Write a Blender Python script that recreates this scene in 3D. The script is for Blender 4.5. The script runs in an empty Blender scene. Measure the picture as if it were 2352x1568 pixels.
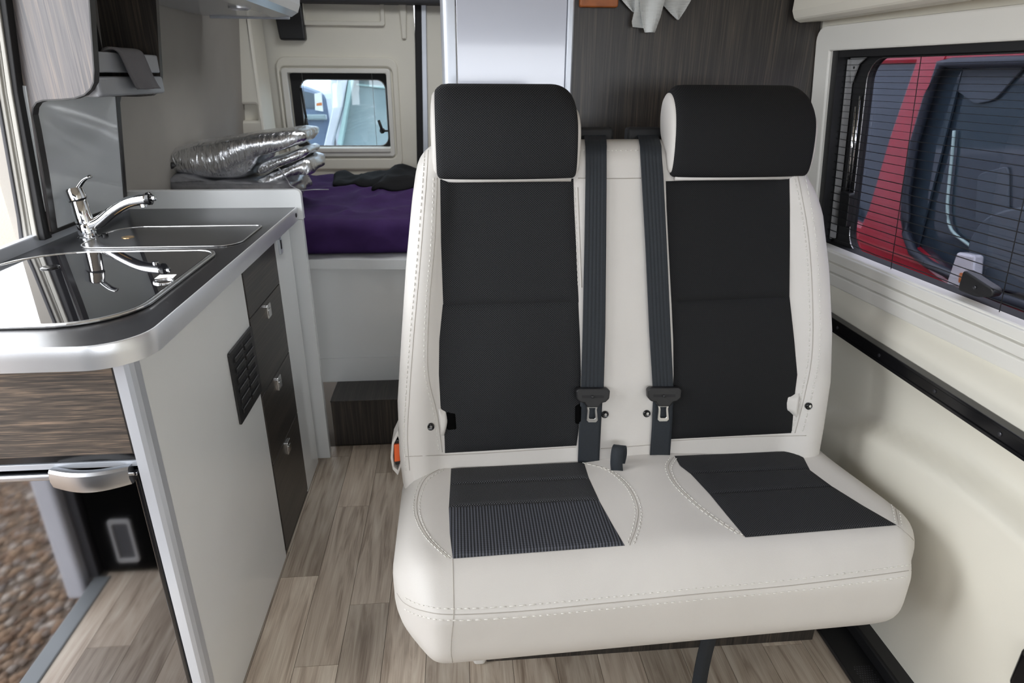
import bpy, bmesh, math, random
from mathutils import Vector, Matrix, noise
from mathutils.bvhtree import BVHTree

random.seed(7)
scene = bpy.context.scene
COL = scene.collection
V = Vector

# ------------------------------------------------------------------ camera
H = 1.30                     # eye height above the van floor
FPX = 1480.0                 # focal length in pixels of the 2352 x 1568 frame
CX, CY = 1176.0, 784.0


def _cam_axes():
    y = V((1038 - CX, -(172 - CY), FPX)).normalized()      # van's long axis seen from the camera
    z = -V((1152 - CX, -(4342 - CY), FPX)).normalized()    # van's vertical
    z = (z - y * z.dot(y)).normalized()
    x = y.cross(z)
    if x.x < 0:
        x = -x
    return x, y, z


AX, AY, AZ = _cam_axes()
CAM = V((0, 0, H))


def ray(u, v):
    d = V((u - CX, -(v - CY), FPX))
    return V((AX.dot(d), AY.dot(d), AZ.dot(d)))


def at(u, v, ax, val):
    """point of the place seen at u, v that lies on the plane coordinate[ax] = val"""
    d = ray(u, v)
    return CAM + d * ((val - CAM[ax]) / d[ax])


cam_data = bpy.data.cameras.new('camera')
cam = bpy.data.objects.new('camera', cam_data)
COL.objects.link(cam)
right = V((AX.x, AY.x, AZ.x)); up = V((AX.y, AY.y, AZ.y)); fwd = V((AX.z, AY.z, AZ.z))
m = Matrix.Identity(4)
for i in range(3):
    m[i][0], m[i][1], m[i][2], m[i][3] = right[i], up[i], -fwd[i], CAM[i]
cam.matrix_world = m
cam_data.sensor_width = 36
cam_data.lens = FPX / 2352 * 36
cam_data.clip_start = 0.02
cam_data.clip_end = 200
cam_data.dof.use_dof = True
cam_data.dof.focus_distance = 1.35
cam_data.dof.aperture_fstop = 7.0
scene.camera = cam

# ------------------------------------------------------------------ world, light, exposure
world = bpy.data.worlds.new('overcast_sky')
scene.world = world
world.use_nodes = True
wn = world.node_tree
wn.nodes.clear()
w_out = wn.nodes.new('ShaderNodeOutputWorld')
w_bg = wn.nodes.new('ShaderNodeBackground')
w_tc = wn.nodes.new('ShaderNodeTexCoord')
w_sep = wn.nodes.new('ShaderNodeSeparateXYZ')
w_ramp = wn.nodes.new('ShaderNodeValToRGB')
wn.links.new(w_tc.outputs['Generated'], w_sep.inputs[0])
wn.links.new(w_sep.outputs['Z'], w_ramp.inputs[0])
w_ramp.color_ramp.elements[0].position = 0.0
w_ramp.color_ramp.elements[0].color = (0.90, 0.94, 1.0, 1)
w_ramp.color_ramp.elements[1].position = 1.0
w_ramp.color_ramp.elements[1].color = (1.0, 1.0, 1.0, 1)
wn.links.new(w_ramp.outputs[0], w_bg.inputs['Color'])
w_bg.inputs['Strength'].default_value = 3.2
wn.links.new(w_bg.outputs[0], w_out.inputs[0])

vs = scene.view_settings
vs.view_transform = 'Standard'
vs.look = 'None'
vs.gamma = 1.0
vs.use_curve_mapping = False
vs.exposure = 1.4


def portal(name, loc, rot, sx, sy):
    l = bpy.data.lights.new(name, 'AREA')
    l.shape = 'RECTANGLE'; l.size = sx; l.size_y = sy
    l.cycles.is_portal = True
    o = bpy.data.objects.new(name, l)
    o.location = loc; o.rotation_euler = rot
    COL.objects.link(o)


portal('door_daylight', (-1.12, 1.03, 0.84), (0, -math.pi / 2, 0), 1.8, 1.22)
portal('windscreen_daylight', (0, -1.49, 1.26), (math.pi / 2, 0, 0), 2.1, 0.48)
portal('cab_daylight_left', (-1.12, -0.45, 1.2), (0, -math.pi / 2, 0), 0.8, 1.1)

portal('added_rooflight_daylight', (-.12, 2.675, 1.91), (0, 0, 0), .52, .55)  # guides sky light through the roof opening added to brighten the rear

# ------------------------------------------------------------------ materials


def nmat(name):
    mt = bpy.data.materials.new(name)
    mt.use_nodes = True
    nt = mt.node_tree
    return mt, nt, nt.nodes['Principled BSDF']


def setp(b, **k):
    for kk, vv in k.items():
        b.inputs[kk.replace('_', ' ')].default_value = vv


def c4(c):
    return (c[0], c[1], c[2], 1)


def add_bump(nt, b, src, strength, dist):
    bp = nt.nodes.new('ShaderNodeBump')
    bp.inputs['Strength'].default_value = strength
    bp.inputs['Distance'].default_value = dist
    nt.links.new(src, bp.inputs['Height'])
    nt.links.new(bp.outputs[0], b.inputs['Normal'])
    return bp


def coords(nt, scale=(1, 1, 1), kind='Object'):
    tc = nt.nodes.new('ShaderNodeTexCoord')
    mp = nt.nodes.new('ShaderNodeMapping')
    mp.inputs['Scale'].default_value = scale
    nt.links.new(tc.outputs[kind], mp.inputs[0])
    return mp.outputs[0]


def plain(name, col, rough=.5, metal=0.0, coat=0.0, noise_amt=.04, nscale=9, bump=0, bscale=300, spec=.5, coat_rough=.05):
    mt, nt, b = nmat(name)
    setp(b, Roughness=rough, Metallic=metal)
    b.inputs['Coat Weight'].default_value = coat
    b.inputs['Coat Roughness'].default_value = coat_rough
    b.inputs['Specular IOR Level'].default_value = spec
    co = coords(nt)
    ns = nt.nodes.new('ShaderNodeTexNoise')
    ns.inputs['Scale'].default_value = nscale
    ns.inputs['Detail'].default_value = 4
    nt.links.new(co, ns.inputs['Vector'])
    rp = nt.nodes.new('ShaderNodeValToRGB')
    rp.color_ramp.elements[0].position = .3
    rp.color_ramp.elements[1].position = .7
    rp.color_ramp.elements[0].color = c4([x * (1 - noise_amt) for x in col])
    rp.color_ramp.elements[1].color = c4([min(1, x * (1 + noise_amt)) for x in col])
    nt.links.new(ns.outputs['Fac'], rp.inputs[0])
    nt.links.new(rp.outputs[0], b.inputs['Base Color'])
    if bump:
        n2 = nt.nodes.new('ShaderNodeTexNoise')
        n2.inputs['Scale'].default_value = bscale
        n2.inputs['Detail'].default_value = 3
        nt.links.new(co, n2.inputs['Vector'])
        add_bump(nt, b, n2.outputs['Fac'], bump, .002)
    return mt


def wood(name, grain_axis, dark, mid, light, rough=.35, fine=260, coat=0.0, lightamt=.72, spec=.5, stretch=.02):
    """laminate with long streaks along one axis"""
    mt, nt, b = nmat(name)
    sc = [fine, fine, fine]
    sc[grain_axis] = fine * stretch
    co = coords(nt, sc)
    n1 = nt.nodes.new('ShaderNodeTexNoise')
    n1.inputs['Scale'].default_value = 1.0
    n1.inputs['Detail'].default_value = 3
    n1.inputs['Distortion'].default_value = .6
    nt.links.new(co, n1.inputs['Vector'])
    sc2 = [x * .16 for x in sc]
    co2 = coords(nt, sc2)
    n2 = nt.nodes.new('ShaderNodeTexNoise')
    n2.inputs['Scale'].default_value = 1.0
    n2.inputs['Detail'].default_value = 5
    n2.inputs['Distortion'].default_value = 1.5
    nt.links.new(co2, n2.inputs['Vector'])
    ad = nt.nodes.new('ShaderNodeMath'); ad.operation = 'MULTIPLY_ADD'
    ad.inputs[1].default_value = .6
    nt.links.new(n1.outputs['Fac'], ad.inputs[0])
    ml = nt.nodes.new('ShaderNodeMath'); ml.operation = 'MULTIPLY'
    ml.inputs[1].default_value = .45
    nt.links.new(n2.outputs['Fac'], ml.inputs[0])
    nt.links.new(ml.outputs[0], ad.inputs[2])
    rp = nt.nodes.new('ShaderNodeValToRGB')
    e = rp.color_ramp.elements
    e[0].position = .38; e[0].color = c4(dark)
    e[1].position = lightamt; e[1].color = c4(light)
    k = e.new(.53); k.color = c4(mid)
    nt.links.new(ad.outputs[0], rp.inputs[0])
    nt.links.new(rp.outputs[0], b.inputs['Base Color'])
    setp(b, Roughness=rough)
    b.inputs['Coat Weight'].default_value = coat
    b.inputs['Specular IOR Level'].default_value = spec
    add_bump(nt, b, n1.outputs['Fac'], .25, .0006)
    return mt


def fabric(name, base, dot, pitch, flat=False):
    """weave of small staggered dots; flat = lies on the cushion, else stands on the backrest"""
    mt, nt, b = nmat(name)
    tc = nt.nodes.new('ShaderNodeTexCoord')
    sp = nt.nodes.new('ShaderNodeSeparateXYZ')
    cb = nt.nodes.new('ShaderNodeCombineXYZ')
    nt.links.new(tc.outputs['Object'], sp.inputs[0])
    nt.links.new(sp.outputs['X'], cb.inputs['X'])
    nt.links.new(sp.outputs['Y' if flat else 'Z'], cb.inputs['Y'])
    mp0 = nt.nodes.new('ShaderNodeMapping')
    mp0.inputs['Scale'].default_value = (1 / pitch, 1.15 / pitch, 1)
    nt.links.new(cb.outputs[0], mp0.inputs[0])
    mp = nt.nodes.new('ShaderNodeMapping')
    mp.inputs['Rotation'].default_value = (0, 0, math.pi / 4)
    nt.links.new(mp0.outputs[0], mp.inputs[0])
    vo = nt.nodes.new('ShaderNodeTexVoronoi')
    vo.voronoi_dimensions = '2D'
    vo.inputs['Scale'].default_value = 1.0
    vo.inputs['Randomness'].default_value = .08
    nt.links.new(mp.outputs[0], vo.inputs['Vector'])
    rp = nt.nodes.new('ShaderNodeValToRGB')
    e = rp.color_ramp.elements
    e[0].position = .16; e[0].color = c4(dot)
    e[1].position = .44; e[1].color = c4(base)
    nt.links.new(vo.outputs['Distance'], rp.inputs[0])
    nt.links.new(rp.outputs[0], b.inputs['Base Color'])
    setp(b, Roughness=.78)
    b.inputs['Specular IOR Level'].default_value = .25
    inv = nt.nodes.new('ShaderNodeMath'); inv.operation = 'SUBTRACT'
    inv.inputs[0].default_value = 1.0
    nt.links.new(vo.outputs['Distance'], inv.inputs[1])
    add_bump(nt, b, inv.outputs[0], .4, .0010)
    return mt


def ribbed(name, base, light, pitch):
    """fabric of fine ridges running front to back"""
    mt, nt, b = nmat(name)
    co = coords(nt, (1, 1, 1))
    wv = nt.nodes.new('ShaderNodeTexWave')
    wv.bands_direction = 'X'
    wv.inputs['Scale'].default_value = .314 / pitch
    wv.inputs['Distortion'].default_value = 0
    nt.links.new(co, wv.inputs['Vector'])
    w2 = nt.nodes.new('ShaderNodeTexWave')
    w2.bands_direction = 'Y'
    w2.inputs['Scale'].default_value = .314 / (pitch * .9)
    nt.links.new(co, w2.inputs['Vector'])
    mx = nt.nodes.new('ShaderNodeMath'); mx.operation = 'MULTIPLY_ADD'
    mx.inputs[1].default_value = .3
    nt.links.new(w2.outputs['Fac'], mx.inputs[0])
    nt.links.new(wv.outputs['Fac'], mx.inputs[2])
    rp = nt.nodes.new('ShaderNodeValToRGB')
    e = rp.color_ramp.elements
    e[0].position = .45; e[0].color = c4(base)
    e[1].position = 1.05 if False else 1.0; e[1].color = c4(light)
    nt.links.new(mx.outputs[0], rp.inputs[0])
    nt.links.new(rp.outputs[0], b.inputs['Base Color'])
    setp(b, Roughness=.75)
    add_bump(nt, b, mx.outputs[0], .5, .001)
    return mt


def glass(name, tint, refl=.9):
    mt = bpy.data.materials.new(name)
    mt.use_nodes = True
    nt = mt.node_tree
    nt.nodes.clear()
    out = nt.nodes.new('ShaderNodeOutputMaterial')
    tr = nt.nodes.new('ShaderNodeBsdfTransparent')
    tr.inputs[0].default_value = c4(tint)
    gl = nt.nodes.new('ShaderNodeBsdfGlossy')
    gl.inputs['Roughness'].default_value = .015
    gl.inputs[0].default_value = (refl, refl, refl, 1)
    fr = nt.nodes.new('ShaderNodeFresnel')
    ge = nt.nodes.new('ShaderNodeNewGeometry')     # same reflectance on both faces of the thin pane
    io = nt.nodes.new('ShaderNodeMapRange')
    io.inputs['To Min'].default_value = 1.5; io.inputs['To Max'].default_value = 1 / 1.5
    nt.links.new(ge.outputs['Backfacing'], io.inputs[0])
    nt.links.new(io.outputs[0], fr.inputs[0])
    mx = nt.nodes.new('ShaderNodeMixShader')
    nt.links.new(fr.outputs[0], mx.inputs[0])
    nt.links.new(tr.outputs[0], mx.inputs[1])
    nt.links.new(gl.outputs[0], mx.inputs[2])
    nt.links.new(mx.outputs[0], out.inputs[0])
    return mt


def plank_material():
    mt, nt, b = nmat('oak_plank')
    tc = nt.nodes.new('ShaderNodeTexCoord')
    oi = nt.nodes.new('ShaderNodeObjectInfo')
    cmb = nt.nodes.new('ShaderNodeCombineXYZ')
    m1 = nt.nodes.new('ShaderNodeMath'); m1.operation = 'MULTIPLY'; m1.inputs[1].default_value = 37
    nt.links.new(oi.outputs['Random'], m1.inputs[0])
    for i in range(3):
        nt.links.new(m1.outputs[0], cmb.inputs[i])
    av = nt.nodes.new('ShaderNodeVectorMath'); av.operation = 'ADD'
    nt.links.new(tc.outputs['Object'], av.inputs[0]); nt.links.new(cmb.outputs[0], av.inputs[1])
    mp = nt.nodes.new('ShaderNodeMapping')
    mp.inputs['Scale'].default_value = (24, 2.2, 24)
    nt.links.new(av.outputs[0], mp.inputs[0])
    n1 = nt.nodes.new('ShaderNodeTexNoise')
    n1.inputs['Scale'].default_value = 1.3; n1.inputs['Detail'].default_value = 8
    n1.inputs['Distortion'].default_value = 1.4
    nt.links.new(mp.outputs[0], n1.inputs['Vector'])
    mp2 = nt.nodes.new('ShaderNodeMapping')
    mp2.inputs['Scale'].default_value = (420, 9, 420)
    nt.links.new(av.outputs[0], mp2.inputs[0])
    n2 = nt.nodes.new('ShaderNodeTexNoise')
    n2.inputs['Scale'].default_value = 1; n2.inputs['Detail'].default_value = 2
    nt.links.new(mp2.outputs[0], n2.inputs['Vector'])
    a = nt.nodes.new('ShaderNodeMath'); a.operation = 'MULTIPLY_ADD'; a.inputs[1].default_value = .25
    nt.links.new(n2.outputs['Fac'], a.inputs[0])
    s = nt.nodes.new('ShaderNodeMath'); s.operation = 'MULTIPLY'; s.inputs[1].default_value = .75
    nt.links.new(n1.outputs['Fac'], s.inputs[0]); nt.links.new(s.outputs[0], a.inputs[2])
    rp = nt.nodes.new('ShaderNodeValToRGB')
    e = rp.color_ramp.elements
    e[0].position = .32; e[0].color = (.29, .22, .165, 1)
    e[1].position = .68; e[1].color = (.72, .64, .53, 1)
    k = e.new(.5); k.color = (.56, .465, .37, 1)
    nt.links.new(a.outputs[0], rp.inputs[0])
    hs = nt.nodes.new('ShaderNodeHueSaturation')
    vr = nt.nodes.new('ShaderNodeMapRange')
    vr.inputs['To Min'].default_value = .68; vr.inputs['To Max'].default_value = 1.12
    nt.links.new(oi.outputs['Random'], vr.inputs[0])
    nt.links.new(vr.outputs[0], hs.inputs['Value'])
    nt.links.new(rp.outputs[0], hs.inputs['Color'])
    nt.links.new(hs.outputs[0], b.inputs['Base Color'])
    setp(b, Roughness=.42)
    add_bump(nt, b, n2.outputs['Fac'], .15, .0006)
    return mt


def gravel_material():
    mt, nt, b = nmat('gravel')
    g = nt.nodes.new('ShaderNodeNewGeometry')
    rp = nt.nodes.new('ShaderNodeValToRGB')
    e = rp.color_ramp.elements
    e[0].position = 0; e[0].color = (.09, .055, .035, 1)
    e[1].position = 1; e[1].color = (.42, .37, .32, 1)
    for p, c in ((.25, (.20, .12, .07, 1)), (.5, (.28, .19, .12, 1)), (.75, (.14, .12, .11, 1))):
        e.new(p).color = c
    nt.links.new(g.outputs['Random Per Island'], rp.inputs[0])
    nt.links.new(rp.outputs[0], b.inputs['Base Color'])
    setp(b, Roughness=.8)
    return mt


def foil_material():
    mt, nt, b = nmat('silver_foil')
    setp(b, Base_Color=(.80, .81, .83, 1), Metallic=1.0, Roughness=.24)
    co = coords(nt, (80, 20, 26))
    n = nt.nodes.new('ShaderNodeTexNoise')
    n.inputs['Scale'].default_value = 1.0; n.inputs['Detail'].default_value = 5
    n.inputs['Distortion'].default_value = .8
    nt.links.new(co, n.inputs['Vector'])
    add_bump(nt, b, n.outputs['Fac'], .6, .009)
    return mt


M = {}
M['vinyl'] = plain('cream_leatherette', (.635, .61, .575), .52, noise_amt=.02, bump=.12, bscale=900)
M['seam'] = plain('seam_shadow', (.42, .39, .35), .8)
M['thread'] = plain('pale_thread', (.80, .78, .73), .7)
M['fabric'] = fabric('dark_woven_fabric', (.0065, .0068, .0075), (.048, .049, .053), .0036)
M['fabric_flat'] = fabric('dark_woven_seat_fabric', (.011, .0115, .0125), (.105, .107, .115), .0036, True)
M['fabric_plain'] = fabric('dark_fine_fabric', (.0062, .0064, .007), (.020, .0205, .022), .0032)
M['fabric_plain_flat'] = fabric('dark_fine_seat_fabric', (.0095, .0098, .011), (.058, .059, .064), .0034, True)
M['ribfab'] = ribbed('dark_ribbed_fabric', (.008, .009, .012), (.085, .09, .11), .0062)
M['belt'] = plain('belt_webbing', (.021, .0255, .031), .6, spec=.3, noise_amt=.1, nscale=300, bump=.25, bscale=1500)
M['black_plastic'] = plain('black_plastic', (.012, .012, .013), .42, bump=.1, bscale=1200)
M['black_gloss'] = plain('black_gloss', (.008, .008, .009), .18)
M['slot'] = plain('deep_black', (.0015, .0015, .0015), .9, spec=.05)
M['rubber'] = plain('black_rubber', (.010, .010, .011), .7)
M['chrome'] = plain('chrome', (.82, .83, .85), .06, metal=1, noise_amt=.005)
M['steel'] = plain('satin_steel', (.72, .72, .72), .25, metal=1, noise_amt=.02)
M['steel_dark'] = plain('satin_handle', (.50, .51, .53), .34, metal=1, noise_amt=.02)
M['alu'] = plain('brushed_aluminium', (.76, .77, .79), .36, metal=.75, noise_amt=.02, bump=.05, bscale=400)
M['alu_paint'] = plain('silver_profile', (.54, .57, .62), .32, metal=.35, noise_amt=.01)
M['white_gloss'] = plain('white_gloss_laminate', (.79, .81, .81), .16, noise_amt=.008, coat=.3)
M['white_door'] = plain('pale_blue_white_panel', (.62, .65, .74), .14, noise_amt=.008, coat=.4)
M['white_plastic'] = plain('white_plastic', (.77, .755, .70), .38, noise_amt=.01)
M['grey_laminate'] = plain('grey_laminate', (.58, .60, .61), .22, noise_amt=.01, coat=.3)
M['cream_wall'] = plain('cream_wall_plastic', (.80, .77, .67), .5, noise_amt=.012, bump=.05, bscale=600)
M['beige_wall'] = plain('beige_wall_cloth', (.33, .31, .28), .85, noise_amt=.03, bump=.2, bscale=800)
M['worktop'] = plain('black_worktop', (.013, .013, .015), .25, spec=.4, noise_amt=.25, nscale=900, bump=.03, bscale=1500)
M['lid'] = plain('black_glass_lid', (.010, .010, .012), .03, coat=1.0, coat_rough=.01)
M['drain'] = plain('charcoal_recess', (.020, .020, .022), .22, coat=.3, coat_rough=.15)
M['fridge'] = plain('black_mirror_door', (.215, .215, .225), .05, metal=1.0, noise_amt=.01)
M['wenge_v'] = wood('dark_wenge_upright', 2, (.016, .014, .013), (.030, .026, .023), (.085, .068, .052), .38)
M['wenge_h'] = wood('dark_wenge_lengthwise', 1, (.017, .015, .014), (.032, .028, .025), (.075, .062, .050), .34)
M['wenge_x'] = wood('wenge_crosswise', 0, (.035, .032, .031), (.10, .080, .066), (.32, .23, .165), .45, fine=480, stretch=.035)
M['wenge_lit'] = wood('wenge_panel_lit', 2, (.075, .070, .073), (.135, .122, .122), (.23, .185, .155), .33, fine=300)  # paler copy of the wenge, with the daylight sheen put into its colour
M['shelf_grey'] = plain('shelf_grey_laminate', (.27, .28, .30), .3, noise_amt=.01)
M['splash'] = plain('glossy_grey_splash', (.62, .65, .67), .12, noise_amt=.01, coat=.4)
M['locker'] = plain('locker_grey', (.36, .37, .38), .25, noise_amt=.01, coat=.3)
M['edge_dark'] = plain('dark_edge_band', (.020, .018, .017), .4)
M['plank'] = plank_material()
M['joint'] = plain('dark_joint', (.10, .08, .06), .8)
M['gravel'] = gravel_material()
M['ground'] = plain('gravel_bed', (.12, .09, .065), .95, noise_amt=.4, nscale=60)
M['foil'] = foil_material()
M['bag'] = plain('clear_plastic_wrap', (.27, .27, .29), .22, coat=.6, noise_amt=.15, nscale=30, bump=.8, bscale=60)
M['purple'] = plain('purple_sheet', (.042, .019, .082), .85, noise_amt=.15, nscale=14, bump=.25, bscale=90, spec=.12)
M['black_cloth'] = plain('black_cloth', (.010, .010, .011), .9, spec=.15, noise_amt=.1, bump=.3, bscale=400)
M['towel'] = plain('grey_towel', (.13, .125, .13), .95, noise_amt=.1, bump=.8, bscale=500)
M['orange'] = plain('orange_plastic', (.80, .13, .03), .4)
M['orange_wood'] = plain('orange_wood', (.34, .095, .018), .4, noise_amt=.25, nscale=30)
M['maroon'] = plain('maroon_print', (.06, .01, .03), .5)
M['net'] = plain('white_net', (.62, .64, .63), .8, noise_amt=.05)
M['brass'] = plain('brass', (.95, .62, .30), .22, metal=1.0)
M['paper'] = plain('white_paper', (.85, .85, .83), .7)
M['red_paint'] = plain('red_car_paint', (.42, .012, .03), .25, coat=.8)
M['white_paint'] = plain('white_car_paint', (.68, .69, .74), .3, coat=.6)
M['teal_trim'] = plain('pale_green_trim', (.45, .62, .60), .5)
M['car_dark'] = plain('dark_car_interior', (.022, .030, .045), .5)
M['car_glass'] = plain('blue_grey_car_glass', (.035, .055, .075), .05, coat=.5)
M['pale_glass'] = plain('pale_vehicle_glass', (.30, .37, .38), .08, coat=.5)
M['blue_car'] = plain('blue_grey_car_paint', (.14, .19, .28), .3, coat=.5)
M['car_shade'] = plain('dim_car_seat', (.075, .10, .125), .6)
M['lens'] = plain('clear_lens', (.75, .75, .78), .12, coat=.6)
M['amber'] = plain('amber_lens', (.65, .20, .05), .2)
M['tint'] = glass('smoked_window', (.43, .44, .49))
M['rear_glass'] = glass('rear_window_glass', (.50, .56, .60))
M['roof'] = plain('pale_ceiling', (.60, .58, .53), .8)
M['cab_grey'] = plain('dark_cab_trim', (.05, .05, .055), .7)
M['pocket'] = plain('pale_pocket', (.30, .30, .30), .5)
M['sill'] = plain('sill_metal', (.24, .26, .27), .5, metal=.2)
M['screw'] = plain('screw_head', (.10, .10, .11), .3, metal=.8)
M['trim_grey'] = plain('grey_door_trim', (.36, .35, .32), .55)
M['lamp_white'] = plain('lamp_rim', (.65, .66, .68), .25, metal=.6)

# ------------------------------------------------------------------ builders


def link(name, me, mat, parent=None, smooth=False):
    o = bpy.data.objects.new(name, me)
    COL.objects.link(o)
    if mat is not None and not me.materials:
        me.materials.append(M[mat] if isinstance(mat, str) else mat)
    if parent is not None:
        o.parent = parent
        if parent.type == 'EMPTY':
            o.matrix_parent_inverse = Matrix.Translation(-parent.location)
    if smooth:
        for p in me.polygons:
            p.use_smooth = True
    return o


def mesh(name, vs_, fs, mat, parent=None, smooth=False, fix=True):
    me = bpy.data.meshes.new(name)
    me.from_pydata([tuple(v) for v in vs_], [], fs)
    me.update()
    if fix:
        bm = bmesh.new(); bm.from_mesh(me)
        bmesh.ops.recalc_face_normals(bm, faces=bm.faces)
        bm.to_mesh(me); bm.free()
    return link(name, me, mat, parent, smooth)


def bmobj(name, bm, mat, parent=None, smooth=False):
    me = bpy.data.meshes.new(name)
    bmesh.ops.recalc_face_normals(bm, faces=bm.faces)
    bm.to_mesh(me); bm.free()
    return link(name, me, mat, parent, smooth)


def thing(name, label, cat, loc, group=None):
    o = bpy.data.objects.new(name, None)
    o.empty_display_size = .05
    o.location = loc
    COL.objects.link(o)
    o['label'] = label; o['category'] = cat
    if group:
        o['group'] = group
    return o


def tag(o, label, cat, group=None):
    o['label'] = label; o['category'] = cat
    if group:
        o['group'] = group
    return o


def structure(o, label=None):
    o['kind'] = 'structure'
    if label:
        o['label'] = label
    return o


def bm_box(bm, x0, x1, y0, y1, z0, z1, bev=.0, seg=2):
    r = bmesh.ops.create_cube(bm, size=1)
    vs_ = r['verts']
    for v in vs_:
        v.co = V((x0 + (v.co.x + .5) * (x1 - x0), y0 + (v.co.y + .5) * (y1 - y0), z0 + (v.co.z + .5) * (z1 - z0)))
    if bev > 0:
        es = list({e for v in vs_ for e in v.link_edges})
        bmesh.ops.bevel(bm, geom=es, offset=bev, segments=seg, affect='EDGES', profile=.5)


def box(name, x0, x1, y0, y1, z0, z1, mat, parent=None, bev=.0015, seg=2):
    bm = bmesh.new()
    bm_box(bm, min(x0, x1), max(x0, x1), min(y0, y1), max(y0, y1), min(z0, z1), max(z0, z1), bev, seg)
    return bmobj(name, bm, mat, parent)


class Frame:
    """a flat local frame in the place: origin O, axes A (across), B (up), N (out)"""

    def __init__(s, O, A, B, N=None):
        s.O = V(O); s.A = V(A).normalized(); s.B = V(B)
        s.B = (s.B - s.A * s.B.dot(s.A)).normalized()
        s.N = s.A.cross(s.B).normalized() if N is None else V(N).normalized()

    def P(s, a, b, n=0.0):
        return s.O + s.A * a + s.B * b + s.N * n

    def px(s, u, v, n=0.0):
        """frame coordinates of what is seen at u, v on the frame's plane"""
        d = ray(u, v)
        o = s.O + s.N * n
        t = (o - CAM).dot(s.N) / d.dot(s.N)
        q = CAM + d * t - s.O
        return q.dot(s.A), q.dot(s.B)


FXZ = lambda y: Frame((0, y, 0), (1, 0, 0), (0, 0, 1), (0, -1, 0))   # faces the camera (-y)
FYZ = lambda x: Frame((x, 0, 0), (0, 1, 0), (0, 0, 1), (1, 0, 0))    # faces +x
FXY = lambda z: Frame((0, 0, z), (1, 0, 0), (0, 1, 0), (0, 0, 1))    # faces up


def prism(name, fr, pts, n0, n1, mat, parent=None, bev=0.0, smooth=False, holes=()):
    """polygon in a frame, given depth from n0 to n1, optional bevel"""
    bm = bmesh.new()
    if not holes:
        vs_ = [bm.verts.new(fr.P(a, b, n0)) for a, b in pts]
        f = bm.faces.new(vs_)
        r = bmesh.ops.extrude_face_region(bm, geom=[f])
        nv = [g for g in r['geom'] if isinstance(g, bmesh.types.BMVert)]
        bmesh.ops.translate(bm, verts=nv, vec=fr.N * (n1 - n0))
        if bev > 0:
            bmesh.ops.recalc_face_normals(bm, faces=bm.faces)
            es = [e for e in bm.edges if len(e.link_faces) == 2 and e.calc_face_angle(0) > .6]
            bmesh.ops.bevel(bm, geom=es, offset=bev, segments=2, affect='EDGES', profile=.5)
    else:
        # ring between the outline and one hole with the same number of points
        h = holes[0]
        n = len(pts)
        a = [[bm.verts.new(fr.P(p[0], p[1], nn)) for p in src] for src in (pts, h) for nn in (n0, n1)]
        for i in range(n):
            j = (i + 1) % n
            bm.faces.new((a[0][i], a[0][j], a[1][j], a[1][i]))
            bm.faces.new((a[2][i], a[2][j], a[3][j], a[3][i]))
            bm.faces.new((a[0][i], a[0][j], a[2][j], a[2][i]))
            bm.faces.new((a[1][i], a[1][j], a[3][j], a[3][i]))
        if bev > 0:
            bmesh.ops.recalc_face_normals(bm, faces=bm.faces)
            es = [e for e in bm.edges if len(e.link_faces) == 2 and e.calc_face_angle(0) > .6]
            bmesh.ops.bevel(bm, geom=es, offset=bev, segments=2, affect='EDGES', profile=.5)
    return bmobj(name, bm, mat, parent, smooth)


def rrect(a0, a1, b0, b1, r, n=6):
    """rounded rectangle; r is one radius or four (bl, br, tr, tl)"""
    if not isinstance(r, (tuple, list)):
        r = (r,) * 4
    out = []
    cs = ((a0 + r[0], b0 + r[0], math.pi, r[0]), (a1 - r[1], b0 + r[1], 1.5 * math.pi, r[1]),
          (a1 - r[2], b1 - r[2], 0, r[2]), (a0 + r[3], b1 - r[3], .5 * math.pi, r[3]))
    for cx, cy, s, rr in cs:
        for i in range(n + 1):
            t = s + .5 * math.pi * i / n
            out.append((cx + rr * math.cos(t), cy + rr * math.sin(t)))
    return out


def quad_round(ps, r, n=5):
    """round the corners of any convex polygon of (a, b)"""
    out = []
    m_ = len(ps)
    for i in range(m_):
        p0, p1, p2 = V(ps[i - 1]).to_2d(), V(ps[i]).to_2d(), V(ps[(i + 1) % m_]).to_2d()
        rr = r[i] if isinstance(r, (list, tuple)) else r
        d0 = (p0 - p1); d2 = (p2 - p1)
        k0 = min(rr, d0.length * .49); k2 = min(rr, d2.length * .49)
        q0 = p1 + d0.normalized() * k0; q2 = p1 + d2.normalized() * k2
        for j in range(n + 1):
            t = j / n
            q = q0 * (1 - t) ** 2 + p1 * 2 * t * (1 - t) + q2 * t * t
            out.append((q.x, q.y))
    return out


def smooth_pts(pts, n=8, closed=False):
    """Catmull-Rom through the points"""
    P = [V(p) for p in pts]
    out = []
    m_ = len(P)
    for i in range(m_ if closed else m_ - 1):
        if closed:
            p0, p1, p2, p3 = P[i - 1], P[i], P[(i + 1) % m_], P[(i + 2) % m_]
        else:
            p0, p1, p2, p3 = P[max(i - 1, 0)], P[i], P[i + 1], P[min(i + 2, m_ - 1)]
        for j in range(n):
            t = j / n
            out.append(.5 * ((2 * p1) + (p2 - p0) * t + (2 * p0 - 5 * p1 + 4 * p2 - p3) * t * t + (3 * p1 - p0 - 3 * p2 + p3) * t ** 3))
    if not closed:
        out.append(P[-1])
    return out


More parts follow.
